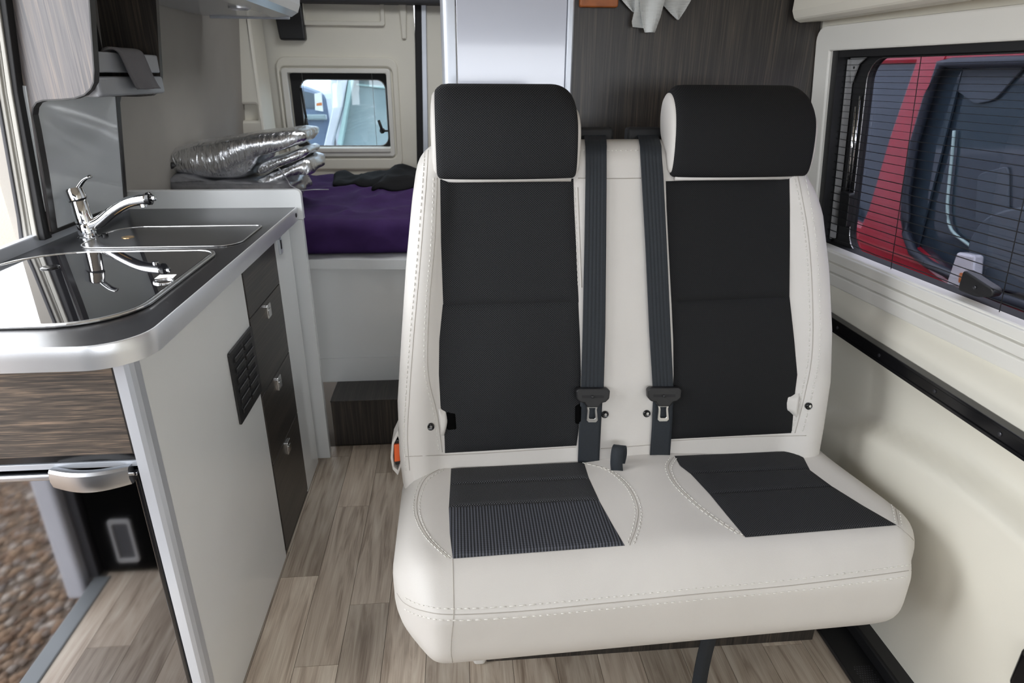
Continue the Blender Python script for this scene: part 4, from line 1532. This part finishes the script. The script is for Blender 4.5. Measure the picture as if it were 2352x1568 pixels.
# dark panels on the cushion
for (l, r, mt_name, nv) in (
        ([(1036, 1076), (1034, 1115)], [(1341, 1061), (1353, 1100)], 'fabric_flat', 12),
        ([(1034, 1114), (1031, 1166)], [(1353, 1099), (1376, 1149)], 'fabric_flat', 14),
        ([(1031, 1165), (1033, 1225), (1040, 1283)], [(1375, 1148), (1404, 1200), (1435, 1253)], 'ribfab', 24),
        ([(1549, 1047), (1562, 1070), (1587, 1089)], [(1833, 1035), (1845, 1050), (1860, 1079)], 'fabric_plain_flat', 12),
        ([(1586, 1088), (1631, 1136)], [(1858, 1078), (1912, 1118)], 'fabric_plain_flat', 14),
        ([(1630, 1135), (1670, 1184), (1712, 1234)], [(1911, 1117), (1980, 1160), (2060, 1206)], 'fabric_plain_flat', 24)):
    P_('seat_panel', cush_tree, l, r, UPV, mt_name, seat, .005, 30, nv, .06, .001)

# seams and stitching (traced on the padding itself)
S_c = [
    [(912, 1362), (930, 1385), (970, 1402), (1040, 1411), (1200, 1403), (1400, 1384), (1600, 1364), (1800, 1346), (2000, 1322), (2100, 1308), (2135, 1301), (2150, 1290)],
    [(1040, 1284), (1041, 1340), (1042, 1411), (1037, 1465), (1036, 1500), (1041, 1526)],
    [(2062, 1208), (2098, 1240), (2124, 1280), (2133, 1302), (2130, 1340), (2112, 1390), (2085, 1424)],
    [(1012, 1076), (978, 1098), (960, 1138), (960, 1185), (985, 1235), (1034, 1282)],
    [(1345, 1063), (1400, 1080), (1444, 1118), (1465, 1165), (1461, 1210), (1446, 1252)],
    [(1547, 1050), (1535, 1075), (1558, 1118), (1625, 1178), (1708, 1232)],
    [(2020, 1118), (2052, 1155), (2064, 1205)],
]
S_b = [
    [(984, 345), (979, 420), (965, 600), (951, 760), (941, 900), (936, 1000), (941, 1080)],
    [(1004, 408), (998, 560), (986, 700), (983, 850), (1004, 950), (1016, 1038)],
    [(932, 1048), (1100, 1041), (1322, 1026)],
    [(1380, 1030), (1498, 1021)],
    [(1542, 1012), (1700, 1003), (1852, 1000)],
    [(1832, 402), (1854, 520), (1865, 650), (1866, 800), (1850, 900), (1826, 994)],
    [(1328, 409), (1400, 410), (1472, 409)],
    [(1327, 430), (1332, 560), (1336, 660)],
]
bm = bmesh.new()
for s in S_c:
    seam_line(bm, cush_tree, s, .0010)
for s in S_b:
    seam_line(bm, back_tree, s, .0010)
o = bmobj('seam', bm, 'seam', seat, True); o['kind'] = 'stuff'
bm = bmesh.new()
for s in (S_c[0],):
    stitches(bm, cush_tree, [(u, v - 13) for u, v in s[1:-1]])
    stitches(bm, cush_tree, [(u, v + 13) for u, v in s[1:-1]])
for s in S_c[3:]:
    stitches(bm, cush_tree, [(u - 7, v) for u, v in s], .005)
    stitches(bm, cush_tree, [(u + 7, v + 3) for u, v in s], .005)
for s in (S_b[0], S_b[1], S_b[5], S_b[7]):
    stitches(bm, back_tree, [(u - 8, v) for u, v in s], .005)
stitches(bm, back_tree, [(u + 16, v) for u, v in S_b[5]], .005)
stitches(bm, back_tree, [(1330, 345), (1400, 346), (1520, 345)], .004)
o = bmobj('stitching', bm, 'thread', seat, True); o['kind'] = 'stuff'


# headrests
def headrest(x0, x1, label):
    yc, zc = 1.395, 1.194
    prof2 = [(-.040, -.086), (-.054, -.050), (-.058, .005), (-.050, .050), (-.028, .080), (.004, .090), (.034, .074), (.048, .034), (.040, -.010), (.010, -.040), (-.006, -.070), (-.014, -.088)]
    pr = smooth_pts([(a, b, 0) for a, b in prof2], 5, True)
    m_ = len(pr)
    xs = [x0 + (x1 - x0) * t for t in [0, .006, .02, .05, .1] + [.1 + .7 * i / 14 for i in range(1, 15)] + [.83, .86, .885, .91, .93, .95, .965, .978, .988, .995, 1.0]]
    vs_, fs = [], []
    for x in xs:
        e = min(x - x0, x1 - x)
        rr = .010
        sc = 1 - (0 if e >= rr else (1 - math.sqrt(max(0, 1 - ((rr - e) / rr) ** 2))) * .10)
        bow = .012 * (1 - ((x - x0) / (x1 - x0) * 2 - 1) ** 2)
        e1 = min(.05, x1 - x)
        dr_ = .8 * (.05 - math.sqrt(max(0, .05 ** 2 - (.05 - e1) ** 2))) + .008 * smoothstep(.02, 0, x - x0)
        for p in pr:
            zz = p.y * sc
            if zz > 0:
                zz *= 1 - dr_ / .09
            f = 1.0 if p.x < 0 else .3
            vs_.append((x, yc + (p.x * sc - bow * f * (1 if p.x < 0 else 0)) + zz * K + .012 * (x - .35), zc + zz))
    n_ = len(xs)
    for i in range(n_ - 1):
        for j in range(m_):
            fs.append((i * m_ + j, i * m_ + (j + 1) % m_, (i + 1) * m_ + (j + 1) % m_, (i + 1) * m_ + j))
    hr = mesh('headrest', vs_, fs, 'fabric_plain' if x0 > .3 else 'fabric', seat, True)
    hr['label'] = label
    for end, sgn in ((0, -1), (n_ - 1, 1)):
        ring = [V(v) for v in vs_[end * m_:(end + 1) * m_]]
        c = sum(ring, V((0, 0, 0))) / m_
        cv, cf = [], []
        for sc, dx in ((1.012, -.004), (1.0, .0022), (.93, .0055), (.7, .0085), (.35, .010)):
            cv += [c + (p - c) * sc + V((sgn * dx, 0, 0)) for p in ring]
        cv.append(c + V((sgn * .0105, 0, 0)))
        for k in range(4):
            for j in range(m_):
                cf.append((k * m_ + j, k * m_ + (j + 1) % m_, (k + 1) * m_ + (j + 1) % m_, (k + 1) * m_ + j))
        for j in range(m_):
            cf.append((4 * m_ + j, 4 * m_ + (j + 1) % m_, len(cv) - 1))
        mesh('side_panel', cv, cf, 'vinyl', hr, True)
    # cream welt under the headrest
    tube('welt', [V((x, yc - .030 + (-.086) * K + .012 * (x - .35), zc - .091)) for x in (x0 + .01, (x0 + x1) / 2, x1 - .01)], .0065, 'vinyl', hr, 8)
    return hr


headrest(-.036, .250, 'dark headrest with cream ends on the left seat')
headrest(.452, .752, 'dark headrest with cream ends on the seat by the window')


# belts
def belt(lft, rgt, lowl, lowr, label, tongue_c, guide_u):
    vs_, fs = [], []
    cols = 25

    def pt(u, v):
        if v < 347:                       # over the padded top edge, then back to the guide
            p, nn, _, _ = hit(back_tree, u, v)
            if p is not None and p.y < 1.47:
                return p + nn * .004
            return at(u, v, 1, 1.462)
        k = .012 + .007 * smoothstep(347, 440, v)
        return SB.P(*SB.px(u, v, k), k)
    rows = 60
    for j in range(rows + 1):
        t = j / rows
        a = lerp_poly(lft, t); b = lerp_poly(rgt, t)
        for i in range(cols + 1):
            s = i / cols
            p = pt(a[0] + (b[0] - a[0]) * s, a[1] + (b[1] - a[1]) * s)
            rib = .0006 * math.cos(s * 2 * math.pi * 6) if .12 < s < .88 else 0
            vs_.append(p + NB * rib)
    for j in range(rows):
        for i in range(cols):
            a = j * (cols + 1) + i
            fs.append((a, a + 1, a + cols + 2, a + cols + 1))
    o = mesh('seat_belt', vs_, fs, 'belt', seat, True, fix=False)
    o['label'] = label
    sm = o.modifiers.new('t', 'SOLIDIFY'); sm.thickness = .0016
    # lap part running down behind the tongue
    vs_, fs = [], []
    for j in range(21):
        t = j / 20
        a = lerp_poly(lowl, t); b = lerp_poly(lowr, t)
        n_ = .012 + .004 * math.sin(t * 3.1)
        for i in range(9):
            s = i / 8
            vs_.append(SB.P(*SB.px(a[0] + (b[0] - a[0]) * s, a[1] + (b[1] - a[1]) * s, n_), n_))
    for j in range(20):
        for i in range(8):
            a = j * 9 + i
            fs.append((a, a + 1, a + 10, a + 9))
    lo = mesh('lap_strap', vs_, fs, 'belt', o, True, fix=False)
    lo.modifiers.new('t', 'SOLIDIFY').thickness = .0016
    # tongue
    tu, tv = tongue_c
    hw = 39
    n_ = .022
    ps = [(tu - hw, tv - 14), (tu - hw + 6, tv - 19), (tu + hw - 6, tv - 19), (tu + hw, tv - 14), (tu + hw - 2, tv + 4), (tu + hw - 10, tv + 12), (tu + 20, tv + 14), (tu + 12, tv + 24), (tu - 14, tv + 24), (tu - 20, tv + 14), (tu - hw + 8, tv + 12), (tu - hw + 1, tv + 4)]
    q = [SB.px(u, v, n_) for u, v in ps]
    tg = prism('tongue', SB, q, n_ - .004, n_ + .012, 'black_plastic', o, .003)
    q = [SB.px(u, v, n_) for u, v in ((tu - 26, tv - 4), (tu + 24, tv - 4), (tu + 24, tv + 2), (tu - 26, tv + 2))]
    prism('belt_slot', SB, q, n_ + .0115, n_ + .0125, 'rubber', o)
    lathe('tongue_button', [(.0035, 0), (.0035, .003), (.002, .004)], SB.P(*SB.px(tu - 2, tv - 1, n_), n_ + .012), 'black_plastic', o, NB, 12)
    oq = [SB.px(u, v, n_) for u, v in ((tu - 14, tv + 20), (tu - 12, tv + 32), (tu - 14, tv + 56), (tu - 10, tv + 60), (tu + 8, tv + 60), (tu + 12, tv + 56), (tu + 10, tv + 32), (tu + 13, tv + 20))]
    iq = [SB.px(u, v, n_) for u, v in ((tu - 8, tv + 27), (tu - 7, tv + 32), (tu - 8, tv + 50), (tu - 7, tv + 52), (tu + 4, tv + 52), (tu + 6, tv + 50), (tu + 5, tv + 32), (tu + 6, tv + 27))]
    prism('tongue_plate', SB, oq, n_ + .002, n_ + .005, 'steel', o, .001, holes=(iq,))
    # upper guide on top of the backrest
    c = at(guide_u, 301, 1, 1.468)
    g = rbox('belt_guide', c.x - .040, c.x + .040, 1.455, 1.492, c.z - .035, c.z + .008, .008, 'rubber', o, (4, 2, 2))
    return o


belt([(1343, 300), (1342, 322), (1345, 347), (1345, 400), (1342, 560), (1338, 760), (1334, 905)], [(1390, 300), (1392, 322), (1393, 347), (1393, 400), (1392, 560), (1390, 760), (1386, 905)],
     [(1333, 912), (1330, 980), (1327, 1062)], [(1384, 912), (1380, 980), (1376, 1062)], 'black belt hanging beside the left seat with a metal tongue', (1360, 908), 1366)
belt([(1461, 300), (1466, 322), (1470, 347), (1473, 400), (1482, 560), (1491, 760), (1500, 905)], [(1508, 300), (1513, 322), (1519, 347), (1523, 400), (1531, 560), (1540, 760), (1547, 905)],
     [(1500, 912), (1497, 980), (1492, 1052)], [(1546, 912), (1543, 980), (1538, 1052)], 'black belt hanging beside the window seat with a metal tongue', (1523, 906), 1480)

# press studs on the backrest
for u, v in ((989, 979), (1389, 951), (1485, 949), (1857, 932)):
    p, nn, _, _ = hit(back_tree, u, v)
    s_ = lathe('anchor_stud', [(.0085, -.002), (.0085, .003), (.0065, .0045), (.004, .0035)], p, 'black_gloss', seat, NB, 18)
    lathe('stud_mark', [(.0032, 0), (.0032, .0012)], p + NB * .0042 + V((.001, 0, .001)), 'steel', s_, NB, 8)

# buckle in its cream pouch on the aisle side
FB = FXZ(1.282)
po = [FB.px(u, v) for u, v in ((914, 985), (922, 1010), (926, 1060), (914, 1090), (902, 1076), (897, 1050), (900, 1015))]
pi_ = [FB.px(u, v) for u, v in ((914, 1000), (919, 1018), (920, 1060), (914, 1078), (906, 1070), (903, 1048), (905, 1018))]
prism('buckle_pouch', FB, po, -.06, .004, 'vinyl', seat, .002, holes=(pi_,))
bk = prism('buckle', FB, [FB.px(u, v) for u, v in ((906, 1013), (920, 1011), (922, 1068), (908, 1070))], -.05, -.004, 'black_plastic', seat, .002)
prism('release_button', FB, [FB.px(u, v) for u, v in ((905, 1021), (917, 1020), (919, 1058), (906, 1060))], -.006, .001, 'orange', bk, .001)

# black loop tab between the cushions
c, nn, _, _ = hit(cush_tree, 1421, 1076)
u0 = FXZ(c.y)
lp = [c + V((-.004, -.004, -.006)), c + V((-.007, -.002, .020)), c + V((-.004, .006, .046)), c + V((.004, .016, .048)), c + V((.008, .020, .024)), c + V((.004, .020, -.006))]
vs_, fs = [], []
pp = smooth_pts(lp, 5)
for p in pp:
    vs_ += [p + V((.013, -.004, 0)), p + V((-.013, .004, 0))]
for i in range(len(pp) - 1):
    fs.append((i * 2, i * 2 + 1, i * 2 + 3, i * 2 + 2))
o = mesh('pull_tab', vs_, fs, 'belt', seat, True, fix=False)
o.modifiers.new('t', 'SOLIDIFY').thickness = .003

# pedestal, base board, feet
box('base_board', -.03, .86, .96, 1.38, .252, .268, 'black_plastic', seat, .004)
box('pedestal', .045, .86, 1.135, 1.50, .0, .255, 'wenge_v', seat, .002)
rbox('side_shield', .012, .043, 1.125, 1.45, .0, .27, .010, 'vinyl', seat, (2, 6, 6))
p0 = at(1646, 1472, 2, .262)
vs_, fs = [], []
for j in range(13):
    t = j / 12
    z = .262 * (1 - t)
    y = p0.y + .03 + .012 * math.sin(t * 3)
    for s in (-1, 1):
        vs_.append((p0.x + .016 * s - .002 * t, y, z + .001))
for j in range(12):
    fs.append((j * 2, j * 2 + 1, j * 2 + 3, j * 2 + 2))
o = mesh('hanging_strap', vs_, fs, 'belt', seat, True, fix=False)
o.modifiers.new('t', 'SOLIDIFY').thickness = .003

# ================================================================== OTHER THINGS INSIDE
p = at(2352, 1540, 0, .96)
kn = thing('plastic_knob', 'black rounded plastic knob against the cream wall in the bottom right corner', 'bumper', (.985, p.y, p.z))
rbox('pad', .952, .985, p.y - .05, p.y + .018, p.z - .05, p.z + .045, .016, 'black_gloss', kn, (2, 4, 4))  # black rounded knob, joined to the wall by a stem
lathe('stem', [(.014, 0), (.014, .03)], (.98, p.y - .015, p.z), 'black_plastic', kn, (1, 0, 0), 16)

cs = thing('cab_seat', 'black cab seat base with a pale side pocket, seen mirrored in the fridge door', 'seat', (-.8, .2, 0))
box('seat_base', -1.012, -.60, -.05, .465, 0, .36, 'slot', cs, .02, 3)
rbox('seat_cushion', -1.0, -.50, -.10, .44, .362, .52, .06, 'cab_grey', cs, (6, 6, 2))
rbox('seat_back', -.98, -.52, -.26, -.12, .50, 1.18, .06, 'cab_grey', cs, (6, 2, 8))
FCS = Frame((0, .4655, 0), (-1, 0, 0), (0, 0, 1))
prism('pocket', FCS, rrect(.898, .958, .045, .19, .010, 4), .0, .006, 'pocket', cs, .002, holes=(rrect(.908, .948, .060, .175, .006, 4),))
prism('pocket_back', FCS, rrect(.904, .952, .055, .18, .006, 3), .0, .002, 'cab_grey', cs)

# ================================================================== OUTSIDE
gz = -.45
structure(mesh('ground', [(-30, -25, gz), (30, -25, gz), (30, 35, gz), (-30, 35, gz)], [(0, 1, 2, 3)], 'ground'), 'gravel yard outside the van')
bm = bmesh.new()
tmp = bmesh.new()
bmesh.ops.create_icosphere(tmp, subdivisions=1, radius=1)
tv = [v.co.copy() for v in tmp.verts]
tf = [[v.index for v in f.verts] for f in tmp.faces]
tmp.free()
gv, gf = [], []
for i in range(9000):
    x = -1.15 - 1.7 * random.random() ** 1.2
    y = random.uniform(-1.6, 1.1)
    r = random.uniform(.008, .018)
    sc = V((r * random.uniform(.8, 1.4), r * random.uniform(.8, 1.3), r * random.uniform(.5, .85)))
    rot = random.uniform(0, 6.28)
    cr, sr = math.cos(rot), math.sin(rot)
    base = len(gv)
    zz = gz + r * random.uniform(.1, .5)
    for v in tv:
        a, b, c_ = v.x * sc.x, v.y * sc.y, v.z * sc.z
        gv.append((x + a * cr - b * sr, y + a * sr + b * cr, zz + c_))
    gf += [[base + k for k in f] for f in tf]
gs = mesh('gravel', gv, gf, 'gravel', None, True, fix=False)
gs['kind'] = 'stuff'; gs['label'] = 'brown gravel outside the open door, mirrored in the fridge'; gs['category'] = 'gravel'

# red van parked alongside
RX = 2.2
FR = Frame((RX, 0, 0), (0, -1, 0), (0, 0, 1))          # faces the window (-x); a = -y
rv = thing('red_van', 'dark red van with blue-grey windows parked outside the side window', 'van', (RX + .9, 2.2, gz))


def ry(u, v):
    q = at(u, v, 0, RX)
    return (-q.y, q.z)


zt = 1.42
prism('roof_rail', FR, [(-4.6, 1.362), (1.2, 1.362), (1.2, 1.66), (-4.6, 1.66)], -.10, 0, 'red_paint', rv, .02)
prism('lower_body', FR, [(-4.6, -.15), (1.2, -.15), (1.2, .485), (-2.60, .46), (-2.74, .49), (-2.95, .55), (-3.4, .56), (-4.6, .56)], -.10, 0, 'red_paint', rv, .02)
# pillar between quarter window and door window
pl_ = [ry(2105, 146), ry(2046, 315), ry(1998, 478), ry(1975, 560)]
pr_ = [ry(2164, 146), ry(2135, 221), ry(2102, 328), ry(2083, 445), ry(2081, 500), ry(2084, 535), ry(2099, 578), ry(2135, 606)]
prism('pillar', FR, [(pl_[0][0], 1.40)] + pl_[:3] + [(pl_[2][0] - .06, .47), (pr_[-1][0], .47)] + pr_[::-1] + [(pr_[0][0] + .02, 1.40)], -.012, .004, 'red_paint', rv, .003)
# rubber round the door window
rub = pr_[::-1]
path = [V((RX - .004, -a, b)) for a, b in ([(-1.9, .50)] + [(-2.35, .475)] + rub + [(-2.92, 1.362), (-2.6, 1.362), (-1.9, 1.36)])]
bm = bmesh.new(); bm_tube(bm, path, .022, 8)
bmobj('window_rubber', bm, 'car_dark', rv, True)
prism('quarter_glass', FR, [(-4.5, .50), (-2.9, .50), (-2.9, 1.38), (-4.5, 1.38)], -.05, -.04, 'car_glass', rv)
prism('door_glass', FR, [(-3.05, .46), (1.0, .46), (1.0, 1.38), (-3.05, 1.38)], -.07, -.06, 'car_glass', rv)
# cab shapes close behind the door glass: light door frame line, mirror, seat shoulder
path = [V((RX + .045, -a, b)) for a, b in (ry(2170, 300), ry(2165, 360), ry(2158, 430), ry(2155, 490), ry(2165, 530), ry(2200, 560), ry(2230, 580))]
tube('frame_line', smooth_pts(path, 3), .007, 'teal_trim', rv, 6)
prism('mirror_back', FR, quad_round([ry(2165, 200), ry(2150, 160), ry(2330, 150), ry(2260, 230), ry(2215, 240)], .03), -.058, -.045, 'car_shade', rv, .004)
prism('seat_shoulder', FR, quad_round([ry(2200, 570), ry(2240, 500), ry(2300, 478), ry(2370, 470), ry(2420, 700), ry(2250, 660)], .06), -.058, -.03, 'car_shade', rv, .01)
prism('light_patch', FR, quad_round([ry(2220, 400), ry(2290, 380), ry(2290, 500), ry(2215, 520)], .03), -.058, -.048, 'car_shade', rv, .004)
# lamp cluster at the sill
lm = prism('lamp', FR, quad_round([ry(2195, 655), ry(2222, 578), ry(2262, 586), ry(2256, 668)], .012), .0, .05, 'lens', rv, .01)
prism('lamp_amber', FR, quad_round([ry(2232, 625), ry(2250, 628), ry(2248, 650), ry(2228, 648)], .006), .049, .056, 'amber', lm, .002)
box('side', RX + .15, RX + 1.7, -1.2, 4.6, gz + .3, 1.66, 'car_dark', rv, .05)
for y in (-.4, 3.4):
    lathe('wheel', [(.02, -.1), (.22, -.1), (.32, -.07), (.33, 0), (.32, .07), (.22, .1), (.02, .1)], (RX + .12, y, gz + .33), 'rubber', rv, (1, 0, 0), 28)

# white van behind the rear window, with a darker car beside it
VY = 5.4
FV = FXZ(VY)
wv = thing('white_van', 'white van with pale glass seen through the rear window', 'van', (-.3, VY + .9, gz))


def vp(u, v):
    return FV.px(u, v)


prism('pillar', FV, [vp(752, 90), vp(776, 178), vp(764, 250), vp(742, 345), vp(738, 420), vp(768, 420), vp(764, 330), vp(786, 250), vp(800, 178), vp(800, 90)], -.08, .02, 'white_paint', wv, .01)
prism('inner_trim', FV, [vp(774, 330), vp(790, 250), vp(800, 182), vp(812, 184), vp(798, 255), vp(784, 335)], -.10, .0, 'teal_trim', wv, .004)
prism('windscreen', FV, [vp(776, 380), vp(798, 184), vp(1150, 175), vp(1150, 380)], -.12, -.09, 'pale_glass', wv)
prism('header', FV, [vp(790, 182), vp(784, 60), vp(1150, 60), vp(1150, 178)], -.12, -.02, 'white_paint', wv, .01)
prism('header_trim', FV, [vp(815, 196), vp(815, 192), vp(900, 200), vp(900, 206)], -.09, -.075, 'teal_trim', wv)
prism('bonnet', FV, [vp(740, 420), vp(776, 345), vp(1150, 345), vp(1150, 560), vp(740, 560)], -.12, .12, 'white_paint', wv, .03)
box('body', vp(760, 300)[0], vp(1150, 300)[0], VY + .14, VY + 2.6, gz + .25, 1.9, 'white_paint', wv, .05)
for x in (-.75, .7):
    lathe('wheel', [(.02, -.1), (.22, -.1), (.32, -.07), (.33, 0), (.32, .07), (.22, .1), (.02, .1)], (x, VY + .6, gz + .33), 'rubber', wv, (1, 0, 0), 28)
FC = FXZ(6.6)
bc = thing('parked_car', 'blue-grey parked vehicle beyond the rear window, left of the white van', 'car', (-1.6, 7.0, gz))
ps = [FC.px(u, v) for u, v in ((500, 420), (500, 200), (640, 188), (700, 198), (745, 215), (758, 300), (756, 420))]
prism('body', FC, [(a, max(b, gz + .25)) for a, b in ps], -1.6, 0, 'blue_car', bc, .05)
prism('rear_glass', FC, quad_round([FC.px(u, v) for u, v in ((680, 248), (680, 205), (735, 218), (742, 250)) ], .03), 0, .01, 'car_glass', bc)
prism('bumper', FC, quad_round([FC.px(u, v) for u, v in ((640, 275), (640, 262), (750, 262), (752, 275))], .01), 0, .06, 'pale_glass', bc, .01)
lathe('wheel', [(.02, -.1), (.2, -.1), (.3, -.07), (.31, 0), (.3, .07), (.2, .1), (.02, .1)], (FC.px(720, 300)[0], 6.55, gz + .31), 'rubber', bc, (0, 1, 0), 28)
FN = FXZ(6.58)
cd_ = prism('sticker', FN, [FN.px(u, v) for u, v in ((724, 253), (722, 215), (738, 212), (742, 256))], -.02, 0, 'paper', bc)
prism('sticker_print', FN, [FN.px(u, v) for u, v in ((727, 243), (727, 237), (739, 235), (740, 242))], 0, .002, 'amber', cd_)
